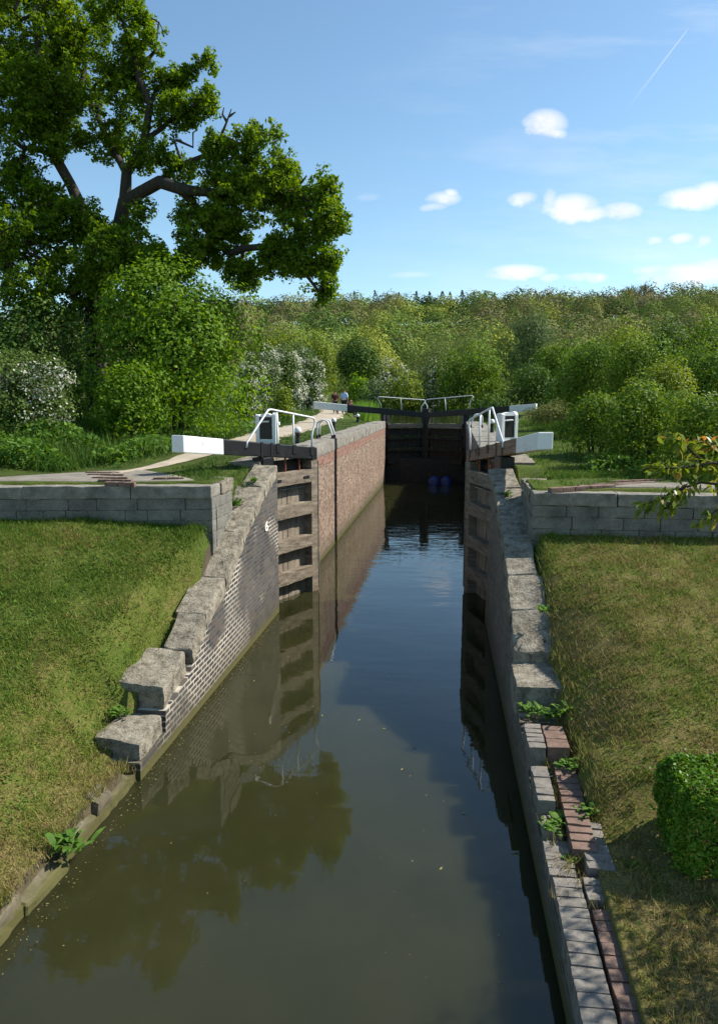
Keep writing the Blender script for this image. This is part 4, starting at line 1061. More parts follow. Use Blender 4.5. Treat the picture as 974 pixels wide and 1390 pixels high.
def plant(name,label,cat,x0,x1,ytop,Y,leaf,group=None,blossom=0.,dens=1.,lobes=9,trunkf=0.,size=None,depth=1.,seed=0,bottom=None,stems=True,asp=.62):
    r=np.random.default_rng(seed+1000)
    cx=atY((x0+x1)/2,ytop,Y)[0];rx=(x1-x0)/2*Y/1022*1.10;gz_=ground(cx,Y) if Y<140 else upper(cx,Y)
    top=atY((x0+x1)/2,ytop,Y)[2];h=top-gz_
    zb=gz_+h*trunkf;rz=(top-zb)/2*1.03;c=np.array([cx,Y,zb+rz*.97])
    w=thing(name,label,cat,(cx,Y,gz_),0,group)
    s=size or (.034+.0030*Y)
    px=1011*.736/Y
    area=(2*rx*px)*(2*rz*px)
    n=int(min(45000,max(1200,area*3.4*dens/( (s*px)**2*.35))))
    P,d=crown_pts(c,rx,rx*depth,rz,n,lobes,r,jit=s*.5,full=trunkf<.12,thr=-.48 if trunkf<.12 else -.28)
    P[:,2]=np.maximum(P[:,2],gz_+.02)
    nn=unit(d*.85+np.array([0,0,.3])+r.normal(size=P.shape)*.42)
    Q=leafquads(P,nn,s*(.65+.7*r.random(len(P))),asp,r)
    quads('foliage' if trunkf<.12 else 'crown',Q,L[leaf],w)
    if blossom>0:
        m=int(len(P)*blossom*1.1);P2,d2=crown_pts(c,rx*1.03,rx*depth*1.03,rz*1.03,m*2,lobes,np.random.default_rng(seed+1000),jit=.03,thr=-.28,full=trunkf<.12)
        ph=r.random(3)*6;f=2.2/max(.6,rx)
        sel=(np.sin(P2[:,0]*f*3+ph[0])+np.sin(P2[:,2]*f*4+ph[1])+np.sin(P2[:,1]*f*3+ph[2])+r.normal(size=len(P2))*.4)>.1
        P2,d2=P2[sel]+d2[sel]*s*.3,d2[sel]
        nn=unit(d2*.7+np.array([0,0,.3])+r.normal(size=P2.shape)*.4)
        quads('blossom',leafquads(P2,nn,s*.72*(.6+.7*r.random(len(P2))),.9,r),L['blossom'],w)
    mb=MB()
    if trunkf>=.12:
        tr=.03*h;mb.tube([(cx,Y,gz_-.2),(cx+.02*h,Y,gz_+h*trunkf),(cx-.01*h,Y,gz_+h*.7)],[tr,tr*.75,tr*.2],8,0,False)
        for i in range(7):
            a=r.random()*6.28;z=gz_+h*(trunkf*.9+.08*i)
            mb.tube([(cx+.01*h,Y,z),(cx+.5*rx*math.cos(a),Y+.5*rx*math.sin(a),z+.12*h),(cx+.8*rx*math.cos(a),Y+.8*rx*math.sin(a),z+.22*h)],[tr*.45,tr*.25,tr*.08],5,0,False)
        mb.build('trunk',M['bark'],w,True)
    elif stems:
        for i in range(6):
            a=r.random()*6.28;q=.35+.3*r.random()
            mb.tube([(cx+.12*rx*math.cos(a),Y+.12*rx*math.sin(a),gz_-.1),(cx+q*.6*rx*math.cos(a),Y+q*.6*rx*math.sin(a),gz_+h*.4),(cx+q*rx*math.cos(a),Y+q*rx*math.sin(a),gz_+h*.75)],[.022*h**.7,.015*h**.7,.006],5,0,False)
        mb.build('stems',M['bark'],w,True)
    return w
SH='bushes and trees beyond the lock'
PLANTS=[
 # --- left
 ('maple_tree','bushy bright green field maple reaching the ground beneath the oak','tree',104,346,340,21.,'maple',0,1.3,18,.0,.115,.8),
 ('shrub','bright green shrub at the foot of the maple, lowest part of the left foliage','shrub',120,225,478,18.6,'maple',0,1.1,9,0,.10,.8),
 ('hawthorn','hawthorn in white flower at the left edge of the photo under the oak','hawthorn',-70,98,455,17.2,'haw',.42,1.0,12,0,.085,.8),
 ('hawthorn','dark hawthorn with few flowers in the shade behind the flowering one on the far left','hawthorn',-110,130,395,21.5,'dark',.0,1.0,12,0,.11,.6),
 ('hawthorn','hawthorn heavy with white blossom just right of the bright green maple','hawthorn',318,375,460,46,'haw',.95,1.1,9,0,None,1),
 ('hawthorn','dense blossoming hawthorn, the second from the maple along the towpath','hawthorn',352,414,462,54,'haw',.8,1.1,9,0,None,1),
 ('hawthorn','low blossoming hawthorn in front of the taller white ones, against the maple','hawthorn',312,352,500,36,'haw',.8,1.1,8,0,None,1),
 ('hawthorn','hawthorn with thin white blossom nearest the shady bend of the towpath','hawthorn',398,440,470,66,'haw',.7,1.1,8,0,None,1),
 ('shrub','grey green shrub rising between the white hawthorns','shrub',380,430,456,72,'poplar',0,1,8,0,None,1),
 ('shrub','olive shrub at the foot of the white hawthorns by the verge','shrub',366,398,518,40,'yellow',0,1,7,0,None,1),
 ('tree','yellow green tree behind the white hawthorns','tree',335,420,430,108,'yellow',0,1,12,.1,None,1),
 ('tree','yellow green tree right of and behind the white hawthorns','tree',395,458,438,112,'yellow',0,1,10,.1,None,1),
 ('tree','round dark green tree where the towpath vanishes','tree',448,514,452,92,'dark',0,1.1,11,.16,None,1),
 ('tree','tall yellow olive tree behind the round dark green one','tree',455,550,430,128,'wood_lime',0,1,12,.1,None,1),
 ('shrub','light green shrub at the right foot of the round dark tree','shrub',470,500,500,84,'maple',0,1,6,0,None,1),
 ('hawthorn','hawthorn with white crown behind the far bank of the canal, left of the gates','hawthorn',500,562,482,98,'haw',.85,1,9,0,None,1),
 ('shrub','grey olive shrub at the waterside left of the white railings','shrub',488,535,506,82,'poplar',0,1,8,0,None,1),
 ('shrub','rounded yellow green shrub straight above the left white railing','shrub',513,574,500,80,'yellow',0,1.1,9,0,None,1),
 ('hawthorn','hawthorn with white sprigs on its left side above the gap between the railings','hawthorn',568,622,484,92,'haw',.45,1,8,0,None,1),
 ('tree','broad fine leaved green tree above the right white railing','tree',590,692,462,84,'bush',0,1.1,14,.05,None,1),
 ('willow_tree','pale willow standing behind, the left of two alike','willow',556,622,448,124,'willow',0,1,10,.08,None,1,.3),
 ('willow_tree','pale willow standing behind, the right and taller of two alike','willow',602,676,438,130,'willow',0,1,11,.08,None,1,.3),
 ('tree','tall grey green tree in the middle, above the far white beam tail','tree',688,756,410,106,'poplar',0,1.1,14,.05,None,1,.4),
 ('tree','lime green tree between the pale willow and the tall grey green one','tree',655,705,436,132,'wood_lime',0,1,9,.08,None,1),
 # --- right
 ('shrub','low dark bush at the waterside behind the right top gate','shrub',636,704,528,70,'dark',0,1,8,0,None,1),
 ('shrub','bush right of the tall grey green tree, pale at the top','shrub',728,798,452,84,'bush',0,1.1,11,0,None,1),
 ('shrub','shaded bush in the gap under the tall grey green tree','shrub',690,760,488,72,'dark',0,1.1,9,0,None,1),
 ('shrub','green bush standing behind the far white beam tail','shrub',744,812,468,52,'bush',0,1.1,10,0,None,1),
 ('tree','dull yellow tree standing behind the big right hand bushes','tree',812,886,424,78,'wood_lime',0,1,10,.06,None,1),
 ('tree','dark green tree behind the big bushes, left of the right edge','tree',874,940,428,70,'dark',0,1,10,.06,None,1),
 ('tree','mid green tree at the right edge of the photo behind the bushes','tree',920,1010,424,66,'bush',0,1,11,.06,None,1),
 ('shrub','bramble mound with dry stems on the right bank below the far beam tail','shrub',716,792,540,34,'wood_olive',0,1.1,9,0,.08,.8),
 ('shrub','tall bush at the left end of the big right hand thicket','shrub',770,852,446,30,'bush',0,1.15,11,0,.095,.9),
 ('shrub','tall yellowish bush in the middle of the big right hand thicket','shrub',822,925,440,24.5,'bush',0,1.15,13,0,.085,.9),
 ('shrub','tall bush at the right end of the big right hand thicket','shrub',895,1010,452,21,'bush',0,1.15,13,0,.078,.9),
 ('shrub','low green bush filling the foot of the thicket beside the mown grass','shrub',752,812,560,24,'bush',0,1.15,9,0,.075,.9),
 ('shrub','dense bush between the two front bushes of the right thicket','shrub',858,948,470,17.,'yellow',0,1.1,11,0,.07,.8),
 ('shrub','rounded bush low at the left front of the thicket, shading the mown grass','shrub',774,850,526,17.5,'bush',0,1.15,10,0,.072,.9),
 ('shrub','rounded bush at the middle front of the thicket behind the right grey wall','shrub',826,925,508,15.2,'bush',0,1.15,11,0,.068,.9),
 ('shrub','rounded bush at the front of the thicket by the right edge, behind the reddish leaves','shrub',905,1030,520,13.9,'bush',0,1.15,11,0,.062,.9),
]
for i,q in enumerate(PLANTS):
    name,label,cat,x0,x1,yt,Y,leaf,bl,dn,lob,tf,sz=q[:13];dep=q[13]
    if name=='tree':name='broadleaf_tree'
    plant(name,label,cat,x0,x1,yt,Y,leaf,'bushes and trees around the lock',bl,dn,lob,tf,sz,dep,seed=i*17,asp=q[14] if len(q)>14 else .62)
# ------------------------------------------------------------------ woodland on the hill
r=np.random.default_rng(5);W=[];MI=[]
cells=[]
y=132.
while y<430:
    x=-.66*y-25
    while x<.44*y+35:
        cells.append((x+r.uniform(-3,3),y+r.uniform(-3,3)));x+=9.6
    y+=9.2
cells=np.array(cells)
def vn(a,b,s):return mn.noise(Vector((a*s,b*s,2.2)))
for x,y in cells:
    if y<165 and -34<x<6 and r.random()<.75:continue
    xl,xr=chan(min(y,139.))
    if y<142 and xl-2<x<xr+2:continue
    z=upper(x,y);v=vn(x,y,.018)+.7*vn(x,y,.05)+r.normal()*.20+max(0,x-50)*.002
    if v<-.20:m=1;
    elif v<.05:m=0
    elif v<.30:m=2
    elif v<.48:m=3
    else:m=4 if r.random()<.35 else 2
    if r.random()<.07:m=4
    R_=4.4+3.0*r.random();h=8+8*r.random()
    if m==1:h*=1.05
    n=int(330*(1.2 if y<260 else .9))
    d=unit(r.normal(size=(n,3)));d[:,2]=np.abs(d[:,2])*1.0-.12
    q=(.90+.14*r.random(n))*(1+.13*np.sin(d[:,0]*5+r.random()*6)*np.sin(d[:,1]*5+r.random()*6))
    P=np.array([x,y,z+h*.5])+d*np.array([R_,R_,h*.52])*q[:,None]
    nn=unit(d*1.+np.array([0,0,.25])+r.normal(size=d.shape)*.2)
    s=(.75+.55*r.random(n))*(.0019*y+.2)
    W.append(leafquads(P,nn,s,.8,r));MI.append(np.full(n,m))
MIc=np.concatenate(MI)
# a few cards of each crown take a neighbour's tint so that the mass is not banded
k=r.random(len(MIc))<.05;MIc[k]=r.choice([0,1,2],size=k.sum())
tag(quads('hillside_woodland',np.concatenate(W),[L['wood_olive'],L['wood_brown'],L['wood_green'],L['wood_lime'],L['wood_dark']],None,MIc),kind='stuff')
# conifers and bare trees that stand clear on the ridge
def conifer(px,top,Y,seed,first=[None]):
    r=np.random.default_rng(seed);x=atY(px,400,Y)[0];zt=atY(px,top,Y)[2];z0=upper(x,Y)+2;h=zt-z0
    w=thing('conifer_tree','dark ragged conifer standing out on the wooded ridge','conifer',(x,Y,z0),0,'conifers along the ridge')
    mb=MB();mb.tube([(x,Y,z0-2),(x,Y,zt)],[.35,.05],6,0,False);mb.build('trunk',M['bark'],w)
    n=240;t=r.random(n);lean=r.normal()*.5
    a=r.random(n)*6.28;R_=(1-t)**.7*(2.6+.8*r.random(n))*(.4+.6*r.random(n))
    P=np.stack([x+R_*np.cos(a)+lean*t*2,Y+R_*np.sin(a),z0+h*(.25+.75*t)],1)
    nn=unit(np.stack([np.cos(a)*.4,np.sin(a)*.4,np.full(n,.8)],1)+r.normal(size=(n,3))*.4)
    quads('crown',leafquads(P,nn,.6+.7*r.random(n),.5,r),L['wood_dark'],w)
for i,(px,top) in enumerate(((484,401),(512,399),(566,400),(583,401),(598,400),(612,401),(626,399),(643,401),(656,400),(672,402),(702,400),(718,401),(727,399),(742,402),(760,403),(537,402))):
    conifer(px,top-5,372+6*(i%3),i)
def bare(px,top,Y,label,seed):
    r=np.random.default_rng(seed);x=atY(px,400,Y)[0];zt=atY(px,top,Y)[2];z0=upper(x,Y)+2;h=zt-z0
    w=thing('bare_tree',label,'tree',(x,Y,z0))
    mb=MB();mb.tube([(x,Y,z0-2),(x,Y,z0+h*.5),(x+.3,Y,zt)],[.45,.3,.06],6,0,False)
    for i in range(46):
        a=r.random()*6.28;t=.25+.55*r.random();l=h*.42*(1.1-t);p=(x,Y,z0+h*t)
        e=(x+l*math.cos(a),Y+l*math.sin(a)*.6,z0+h*t+l*1.1);mb.tube([p,((p[0]+e[0])/2+r.normal()*.3,(p[1]+e[1])/2,(p[2]+e[2])/2-.2),e],[.15,.1,.05],4,0,False)
        for j in range(3):
            e2=(e[0]+r.normal()*1.,e[1],e[2]+r.random()*1.4-.3);mb.tube([((p[0]+e[0])/2,(p[1]+e[1])/2,(p[2]+e[2])/2),e2],[.08,.035],4,0,False)
    mb.build('trunk',M['bark'],w)
bare(855,385,360,'bare leafless tree on the ridge, the left of a touching pair',3)
bare(874,384,362,'bare leafless tree on the ridge, the right of a touching pair',4)
# ------------------------------------------------------------------ grass
def blades(name,regs,mat,hmin,hmax,wd,lean,seed,clump=None):
    r=np.random.default_rng(seed);P=[]
    for (x0,x1,y0,y1,n,ok) in regs:
        xs=r.uniform(x0,x1,n);ys=r.uniform(y0,y1,n)
        for x,y in zip(xs,ys):
            if ok is not None and not ok(x,y):continue
            if clump and mn.noise(Vector((x*clump,y*clump,9.)))+.35*mn.noise(Vector((x*clump*4,y*clump*4,3.)))<r.uniform(-.45,.25):continue
            P.append((x,y,ground(x,y)))
    P=np.array(P);n=len(P)
    h=r.uniform(hmin,hmax,n)*(.7+.6*r.random(n));a=r.random(n)*6.28;b=r.random(n)*6.28;le=h*lean*(.3+r.random(n))
    w=wd*(.6+.8*r.random(n))
    t=np.stack([np.cos(a)*w,np.sin(a)*w,np.zeros(n)],1)
    tip=P+np.stack([np.cos(b)*le,np.sin(b)*le,h],1)
    P=P-np.array([0,0,.01])
    return tag(quads(name,np.stack([P-t*.5,P+t*.5,tip],1),mat,None,None,3),kind='stuff')
okL=lambda x,y:(y<wall_l(x)-.02 and x<(-3.9 if y>10.6 else -4.02-(.1*math.sin(y*3)) if y>7.7 else -3.66-.05*math.sin(y*7)) and x>-.9*y-1.2) and True
okR=lambda x,y:x>(1.30 if y<5.5 else 1.45 if y<6.5 else 1.25+.06*math.sin(y*5)) and y<11.36 and x<.55*y+.9 and not(1.72<x<3.2 and 5.72<y<6.75)
blades('lawn_grass',[(-10.5,-3.6,3.,11.6,270000,okL)],M['blade'],.022,.065,.0105,1.0,1,2.2)
blades('lawn_grass',[(1.25,6.2,3.,11.4,210000,okR)],M['blade'],.016,.040,.010,1.3,2,2.5)
okU=lambda x,y:(abs(x-path_c(y))>.62) and not(-9.5<x<-4.2 and 11<y<13.9-.25*(x+6) and y<14.2) and not(-4.28<x<1.8 and y<41)
blades('verge_grass',[(-9.,-4.2,13.2,26,26000,okU),(1.7,5.5,13.,26,26000,lambda x,y:not(1.6<x<6.2 and y<13.6-.0*x)),(-9,-4.3,26,42,9000,okU),(1.7,4.5,26,40,8000,None)],M['blade'],.03,.08,.016,.8,3,1.5)
def okV(x,y):return x<path_c(y)-.95-.25*math.sin(y) and x>-.66*y-1
blades('verge_grass',[(1.75,2.6,12.,14.2,3000,None),(1.6,6,13.0,14.2,7000,None),(-9.5,-5.0,13.5,14.6,5000,okU),(-10,-8.2,11.5,13.6,3000,None),(-5.0,-4.2,12.6,14.,2000,None)],M['blade'],.03,.09,.014,.8,33,1.2)
blades('long_grass',[(-15,-6.5,13.,24,26000,okV),(-20,-6.8,24,48,26000,okV),(-30,-9,48,75,12000,okV)],M['blade'],.18,.48,.022,.5,4,.9)
blades('long_grass',[(3.,6.5,22,40,9000,lambda x,y:x>3.+.5*math.sin(y)),(2.6,7,13.4,18,4000,lambda x,y:y>13.6+.3*x)],M['blade'],.12,.3,.02,.5,5,.9)
blades('lawn_tufts',[(-8.5,-3.8,4.,11.6,60000,okL),(1.3,4.8,3.8,11.4,45000,okR)],M['blade'],.03,.075,.011,.9,14,5.5)
edge=[]
def tuft(name,pts,hmin,hmax,per,rad,wd,seed):
    r=np.random.default_rng(seed);P=[]
    for x,y,z in pts:
        for _ in range(per):
            P.append((x+r.normal()*rad,y+r.normal()*rad,z))
    P=np.array(P);n=len(P);h=r.uniform(hmin,hmax,n);a=r.random(n)*6.28;b=r.random(n)*6.28;le=h*(.2+.7*r.random(n))
    t=np.stack([np.cos(a)*wd,np.sin(a)*wd,np.zeros(n)],1);tip=P+np.stack([np.cos(b)*le,np.sin(b)*le,h],1)
    return tag(quads(name,np.stack([P-t*.5,P+t*.5,tip],1),M['blade'],None,None,3),kind='stuff')
r_=random.Random(3);pts=[]
for y in np.arange(7.8,14.6,.10):
    pts.append((-4.08-.12*r_.random(),y,ground(-4.2,y)+.02))
for _ in range(40):
    y=r_.uniform(12.2,14.6);pts.append((-3.85-.5*r_.random(),y,max(interp(PL,y)-.03,ground(-4.1,y))))
for y in np.arange(5.8,13.2,.09):
    pts.append((1.33+.08*r_.random(),y,ground(1.42,y)-.03))
for y in np.arange(2,7.8,.03):pts.append((-3.58-.16*r_.random()**.6,y,max(.16,ground(-3.75,y)-.02)))
for y in np.arange(10.6,11.6,.04):pts.append((-3.92-.25*r_.random(),y,ground(-4.02,y)-.01))
for _ in range(60):
    y=r_.uniform(5.4,8.5);pts.append((r_.choice([1.06,1.31,1.16,.96])+r_.uniform(-.04,.06),y,interp(PR,y)-.02))
tuft('edge_grass',pts,.04,.12,15,.05,.008,8)
pts=[(x,wall_l(x)-.04,ground(x,wall_l(x)-.06)) for x in np.arange(-8.2,-3.9,.07)]+[(x,11.35,ground(x,11.3)) for x in np.arange(1.3,4.6,.07)]
tuft('edge_grass',pts,.04,.12,12,.04,.008,9)
# low leafy herbs along the left verge and flowering cow parsley beyond
def herbs(name,regs,leaf,size,h,seed,ok=None):
    r=np.random.default_rng(seed);P=[]
    for x0,x1,y0,y1,n in regs:
        for x,y in zip(r.uniform(x0,x1,n),r.uniform(y0,y1,n)):
            if ok and not ok(x,y):continue
            c=mn.noise(Vector((x*.8,y*.8,1.)))
            if c<-.1:continue
            P.append((x,y,ground(x,y)+r.random()*h*(.5+c)))
    P=np.array(P);nn=unit(np.array([0,0,.8])+r.normal(size=P.shape)*.55)
    return tag(quads(name,leafquads(P,nn,size*(.5+r.random(len(P))),.55,r),L[leaf],None),kind='stuff')
okH=lambda x,y:x<path_c(y)-1.0
herbs('verge_herbs',[(-11,-6.8,13.3,19.5,15000),(-13,-7,19.5,30,8000)],'weed',.13,.55,21,okH)
herbs('cow_parsley',[(-13,-7.2,20,34,1500),(-20,-8,34,60,3800)],'blossom',.07,.95,22,lambda x,y:x<path_c(y)-1.3 and mn.noise(Vector((x*.35,y*.35,4.)))>.05)
herbs('verge_herbs',[(2.4,5.5,13.6,17,2500),(3,6,24,40,4000)],'weed',.09,.3,23,lambda x,y:y>13.4 and x>2.2+.15*(y-13))
herbs('lawn_weeds',[(-8,-4.1,5,11.4,11000)],'weed',.036,.055,31,okL)
herbs('lawn_weeds',[(1.4,4.6,4.5,11.2,2600)],'weed',.030,.04,32,okR)
# reeds in the water's edge beyond the gates
r=np.random.default_rng(4);P=[]
for _ in range(900):
    y=r.uniform(56,72);xl,_x=chan(y);P.append((xl-.9+r.normal()*.45,y,2.7))
P=np.array(P);n=len(P);h=r.uniform(.8,1.7,n);a=r.random(n)*6.28;t=np.stack([np.cos(a),np.sin(a),0*a],1)*.05
b=r.random(n)*6.28;tip=P+np.stack([np.cos(b)*.25*h,np.sin(b)*.25*h,h],1)
tag(quads('reeds',np.stack([P-t,P+t,tip],1),L['reed'],None,None,3),kind='stuff')
# ------------------------------------------------------------------ box bush, clipped
w=thing('box_bush','clipped bright green box bush, square sided, at the lower right corner','bush',(2.45,6.25,.56))
r=np.random.default_rng(8);x0,x1,y0,y1,z0,z1=1.86,3.25,5.74,6.55,.56,1.30
n=30000;f=r.choice(5,size=n,p=[.28,.2,.2,.16,.16]);u=r.random((n,3));P=np.array([x0,y0,z0])+u*np.array([x1-x0,y1-y0,z1-z0]);N=np.zeros((n,3))
P[f==0,2]=z1;N[f==0,2]=1;P[f==1,1]=y0;N[f==1,1]=-1;P[f==2,0]=x0;N[f==2,0]=-1;P[f==3,1]=y1;N[f==3,1]=1;P[f==4,0]=x1;N[f==4,0]=1
c=np.array([(x0+x1)/2,(y0+y1)/2,(z0+z1)/2]);hh=np.array([x1-x0,y1-y0,z1-z0])/2
q=(P-c)/hh;rn=np.linalg.norm(q**8,axis=1,ord=1)**.125;P=c+q/np.maximum(1,rn)[:,None]*hh
bulge=np.array([mn.noise(Vector(p)*3.2)*.065+mn.noise(Vector(p)*9)*.045 for p in P])+(r.random(n)<.02)*r.random(n)*.10
P=P+N*(bulge-np.abs(r.normal(size=n))*.035)[:,None]
quads('foliage',leafquads(P,unit(N*.6+np.array([0,0,.35])+r.normal(size=P.shape)*.5),.032*(.45+1.1*r.random(n)),.6,r),L['box'],w)
mb=MB()
for i in range(9):
    a=(x0+.25+(x1-x0-.5)*r.random(),y0+.25+(y1-y0-.5)*r.random());mb.tube([(2.45+(a[0]-2.45)*.4,6.25,.5),(a[0],a[1],.95),(a[0],a[1],1.3)],[.03,.02,.008],5,0,False)
mb.build('stems',M['bark'],w,True)
# ------------------------------------------------------------------ cherry tree right of the frame, one branch reaches in
ch=thing('cherry_tree','young cherry whose branch of green and reddish leaves reaches in from the right','tree',(4.7,5.8,.6))
lm=[[(4.7,5.8,.4),(4.65,5.8,1.6),(4.6,5.75,2.9),(4.6,5.7,3.6)],[(4.65,5.8,2.2),(3.9,5.5,3.1),(3.0,5.0,3.6),(2.3,4.8,3.85)],[(4.6,5.75,2.6),(5.4,6.2,3.5)],[(4.6,5.75,2.5),(4.2,5.4,3.2)]]
def B(px,py,y):return np.array(atY(px,py,y*.63))
tw=[[B(1010,650,7.6),B(974,642,7.55),(B(940,615,7.5)),B(925,600,7.5),B(903,592,7.5)],[B(1010,632,7.6),B(965,628,7.5),B(930,634,7.4),B(905,636,7.3),B(886,636,7.3)],[B(1000,660,7.6),B(950,655,7.5),B(915,666,7.4),B(890,680,7.3),B(872,686,7.3)],[B(930,660,7.4),B(915,678,7.3),B(900,692,7.3)],[B(1010,685,7.5),B(975,690,7.4),B(955,706,7.4)],[B(985,600,7.8),B(960,602,7.7),B(945,598,7.7)]]
Cc=[]
for i in range(130):
    d=unit(rng.normal(size=3))*(rng.random()**.4);Cc.append(np.array([4.55,5.85,3.5])+d*np.array([1.05,1.1,.9]))
Cc=np.array(Cc);T=grow(lm,Cc,.008,.4,rmax=.07)
T+=[([np.array(lm[1][3])]+t,[.014]+[.011-.0075*i/(len(t)-1) for i in range(len(t))]) for t in tw[:3]]+[(t,[.008-.005*i/(len(t)-1) for i in range(len(t))]) for t in tw[3:]]
tubes_mesh('trunk',T,M['bark'],ch)
def cherry_leaf(P,dirs,size,r):
    n=len(P);a=unit(dirs+np.array([0,0,-.75])+r.normal(size=(n,3))*.45);b=unit(np.cross(a,r.normal(size=(n,3))*.6+np.array([0,0,1.])));nn=np.cross(b,a)
    s=size[:,None];w=s*.17
    # two half blades with a bend along the midrib
    m0=P;m1=P+a*s*.4-nn*s*.02;m2=P+a*s*.72-nn*s*.10;m3=P+a*s-nn*s*.22
    L1=m1+b*w+nn*w*.35;L2=m2+b*w*.85+nn*w*.3;R1=m1-b*w+nn*w*.35;R2=m2-b*w*.85+nn*w*.3
    return np.stack([m0,L1,L2,m3,R2,R1],1)
r=np.random.default_rng(12);PP=[];DD=[];SS=[]
for t in tw:
    for a,b in zip(t,t[1:]):
        a=np.array(a);b=np.array(b)
        for i in range(15):
            if r.random()<.15:continue
            p=a+(b-a)*r.random();d=unit(b-a)*.8+r.normal(size=3)*.9
            for k in range(2):PP.append(p+r.normal(size=3)*.022);DD.append(unit(d+r.normal(size=3)*.6));SS.append(.045+.035*r.random())
    for k in range(7):PP.append(np.array(t[-1])+r.normal(size=3)*.02);DD.append(unit(np.array(t[-1])-np.array(t[-2]))+r.normal(size=3)*.5);SS.append(.05+.035*r.random())
for c in Cc:
    for k in range(16):PP.append(c+r.normal(size=3)*.15);DD.append(r.normal(size=3));SS.append(.07+.05*r.random())
quads('leaves',cherry_leaf(np.array(PP),np.array(DD),np.array(SS),r),L['cherry'],ch,None,6)
# ------------------------------------------------------------------ weeds
def weed(label,loc,n,length,width,seed,upright=.6,leaf='weed',name='weed'):
    r=np.random.default_rng(seed);w=thing(name,label,'plant',loc);Q=[]
    for i in range(n):
        a=r.random()*6.28;l=length*(.5+.6*r.random());d=np.array([math.cos(a),math.sin(a),0]);s=np.array([-math.sin(a),math.cos(a),0])
        e=upright*(.5+.9*r.random());wd=width*(.7+.6*r.random());p=np.array(loc)+np.array([r.normal()*.25*length,r.normal()*.25*length,r.random()*length*.35*upright]);k=4;prev=None
        for j in range(k+1):
            t=j/k;c=p+d*l*t*(1-.35*e)+np.array([0,0,l*(e*t-.75*e*t*t*.9)]);ww=wd*math.sin(math.pi*(.12+.86*t))*.5
            cur=(c-s*ww,c+s*ww)
            if prev is not None:Q.append([prev[0],prev[1],cur[1],cur[0]])
            prev=cur
    quads('leaves',np.array(Q),L[leaf],w)
    st=MB()
    for i in range(3):
        a=r.random()*6.28;st.tube([loc,(loc[0]+.1*length*math.cos(a),loc[1]+.1*length*math.sin(a),loc[2]+length*.55*upright)],[.006,.003],5,0,False)
    st.build('stem',L['weed'],w)
    return w
weed('clump of dock with long leaves growing from the low edging at the left waterline',(-3.54,6.1,.16),34,.27,.06,1,1.0)
weed('leafy weed beside the upper hewn step block on the left bank',(-4.05,8.35,.47),26,.20,.045,2,.9)
weed('leafy weed at the corner of the left grey wall above the stones',(-3.86,12.95,2.48),40,.22,.05,3,.9)
weed('small weed on the left stones near the paved top',(-3.75,13.8,2.82),24,.16,.04,33,.9)
for i,(x,y,z,l,lab) in enumerate(((.95,8.3,.82,.20,'leafy weed under the lowest big stone on the right, nearest the wall edge'),(1.15,8.2,.80,.24,'taller leafy weed under the lowest big stone on the right'),(1.38,8.1,.9,.26,'bushy weed at the lawn foot right of the lowest big stone'),
     (1.22,7.3,.68,.18,'weed on the lip between the upper pair of brick steps'),(1.02,6.52,.52,.17,'weed below the second brick step on the right'),(.95,6.42,.52,.13,'small weed by the broken stone among the brick steps'),
     (1.30,6.6,.6,.15,'weed at the foot of the right lawn beside the brick rows'),(1.1,6.05,.45,.13,'small weed in the gap between the two grey brick rows'),(1.20,9.6,1.65,.15,'tuft of weed on the right stones where they end'),(.98,13.35,2.66,.2,'tuft on the right stones beside the wall end'))):
    weed(lab,(x,y,z),26,l,.04,40+i,.9)
# things afloat
r=np.random.default_rng(6)
fl=[(.2,361+0,918),(0,437,972),(0,487,978),(0,545,1045),(0,629,1105),(0,521,990),(0,562,1015),(0,345,925),(0,598,1180)]
mlf=mottled('fallen_leaf',[(.3,(.16,.17,.05)),(.7,(.36,.30,.14))],9)
for i,(a,px,py) in enumerate(fl[1:]):
    d=ray(px,py);k=-H/d[2];x,y=d[0]*k,d[1]*k
    an=r.random()*3.14;u=np.array([math.cos(an),math.sin(an)])*.026;v=np.array([-math.sin(an),math.cos(an)])*.011
    o=raw('floating_leaf',[(x-u[0],y-u[1],.012),(x+v[0],y+v[1],.009),(x+u[0],y+u[1],.014),(x-v[0],y-v[1],.009),(x-u[0],y-u[1],.006),(x+v[0],y+v[1],.004),(x+u[0],y+u[1],.008),(x-v[0],y-v[1],.004)],[(0,1,2,3),(7,6,5,4),(0,4,5,1),(1,5,6,2),(2,6,7,3),(3,7,4,0)],mlf)
    tag(o,'small fallen leaf afloat on the murky lock water','leaf','fallen leaves on the water')

# scum and pollen: specks drifting on the near water, thickest along the left edge
r=np.random.default_rng(77);P=[]
for _ in range(110):
    P.append((r.uniform(-3.3,.5),r.uniform(4.8,16),.008))
for _ in range(420):
    P.append((-3.5+abs(r.normal())*.10,r.uniform(4.5,14.5),.008))
P=np.array(P);n=len(P);a=r.random(n)*6.28;s_=.004+.009*r.random(n)**2
u=np.stack([np.cos(a)*s_,np.sin(a)*s_,0*a],1);v=np.stack([-np.sin(a)*s_*.6,np.cos(a)*s_*.6,0*a],1)
tag(quads('water_scum',np.stack([P-u,P+v,P+u,P-v],1),mlf),kind='stuff')
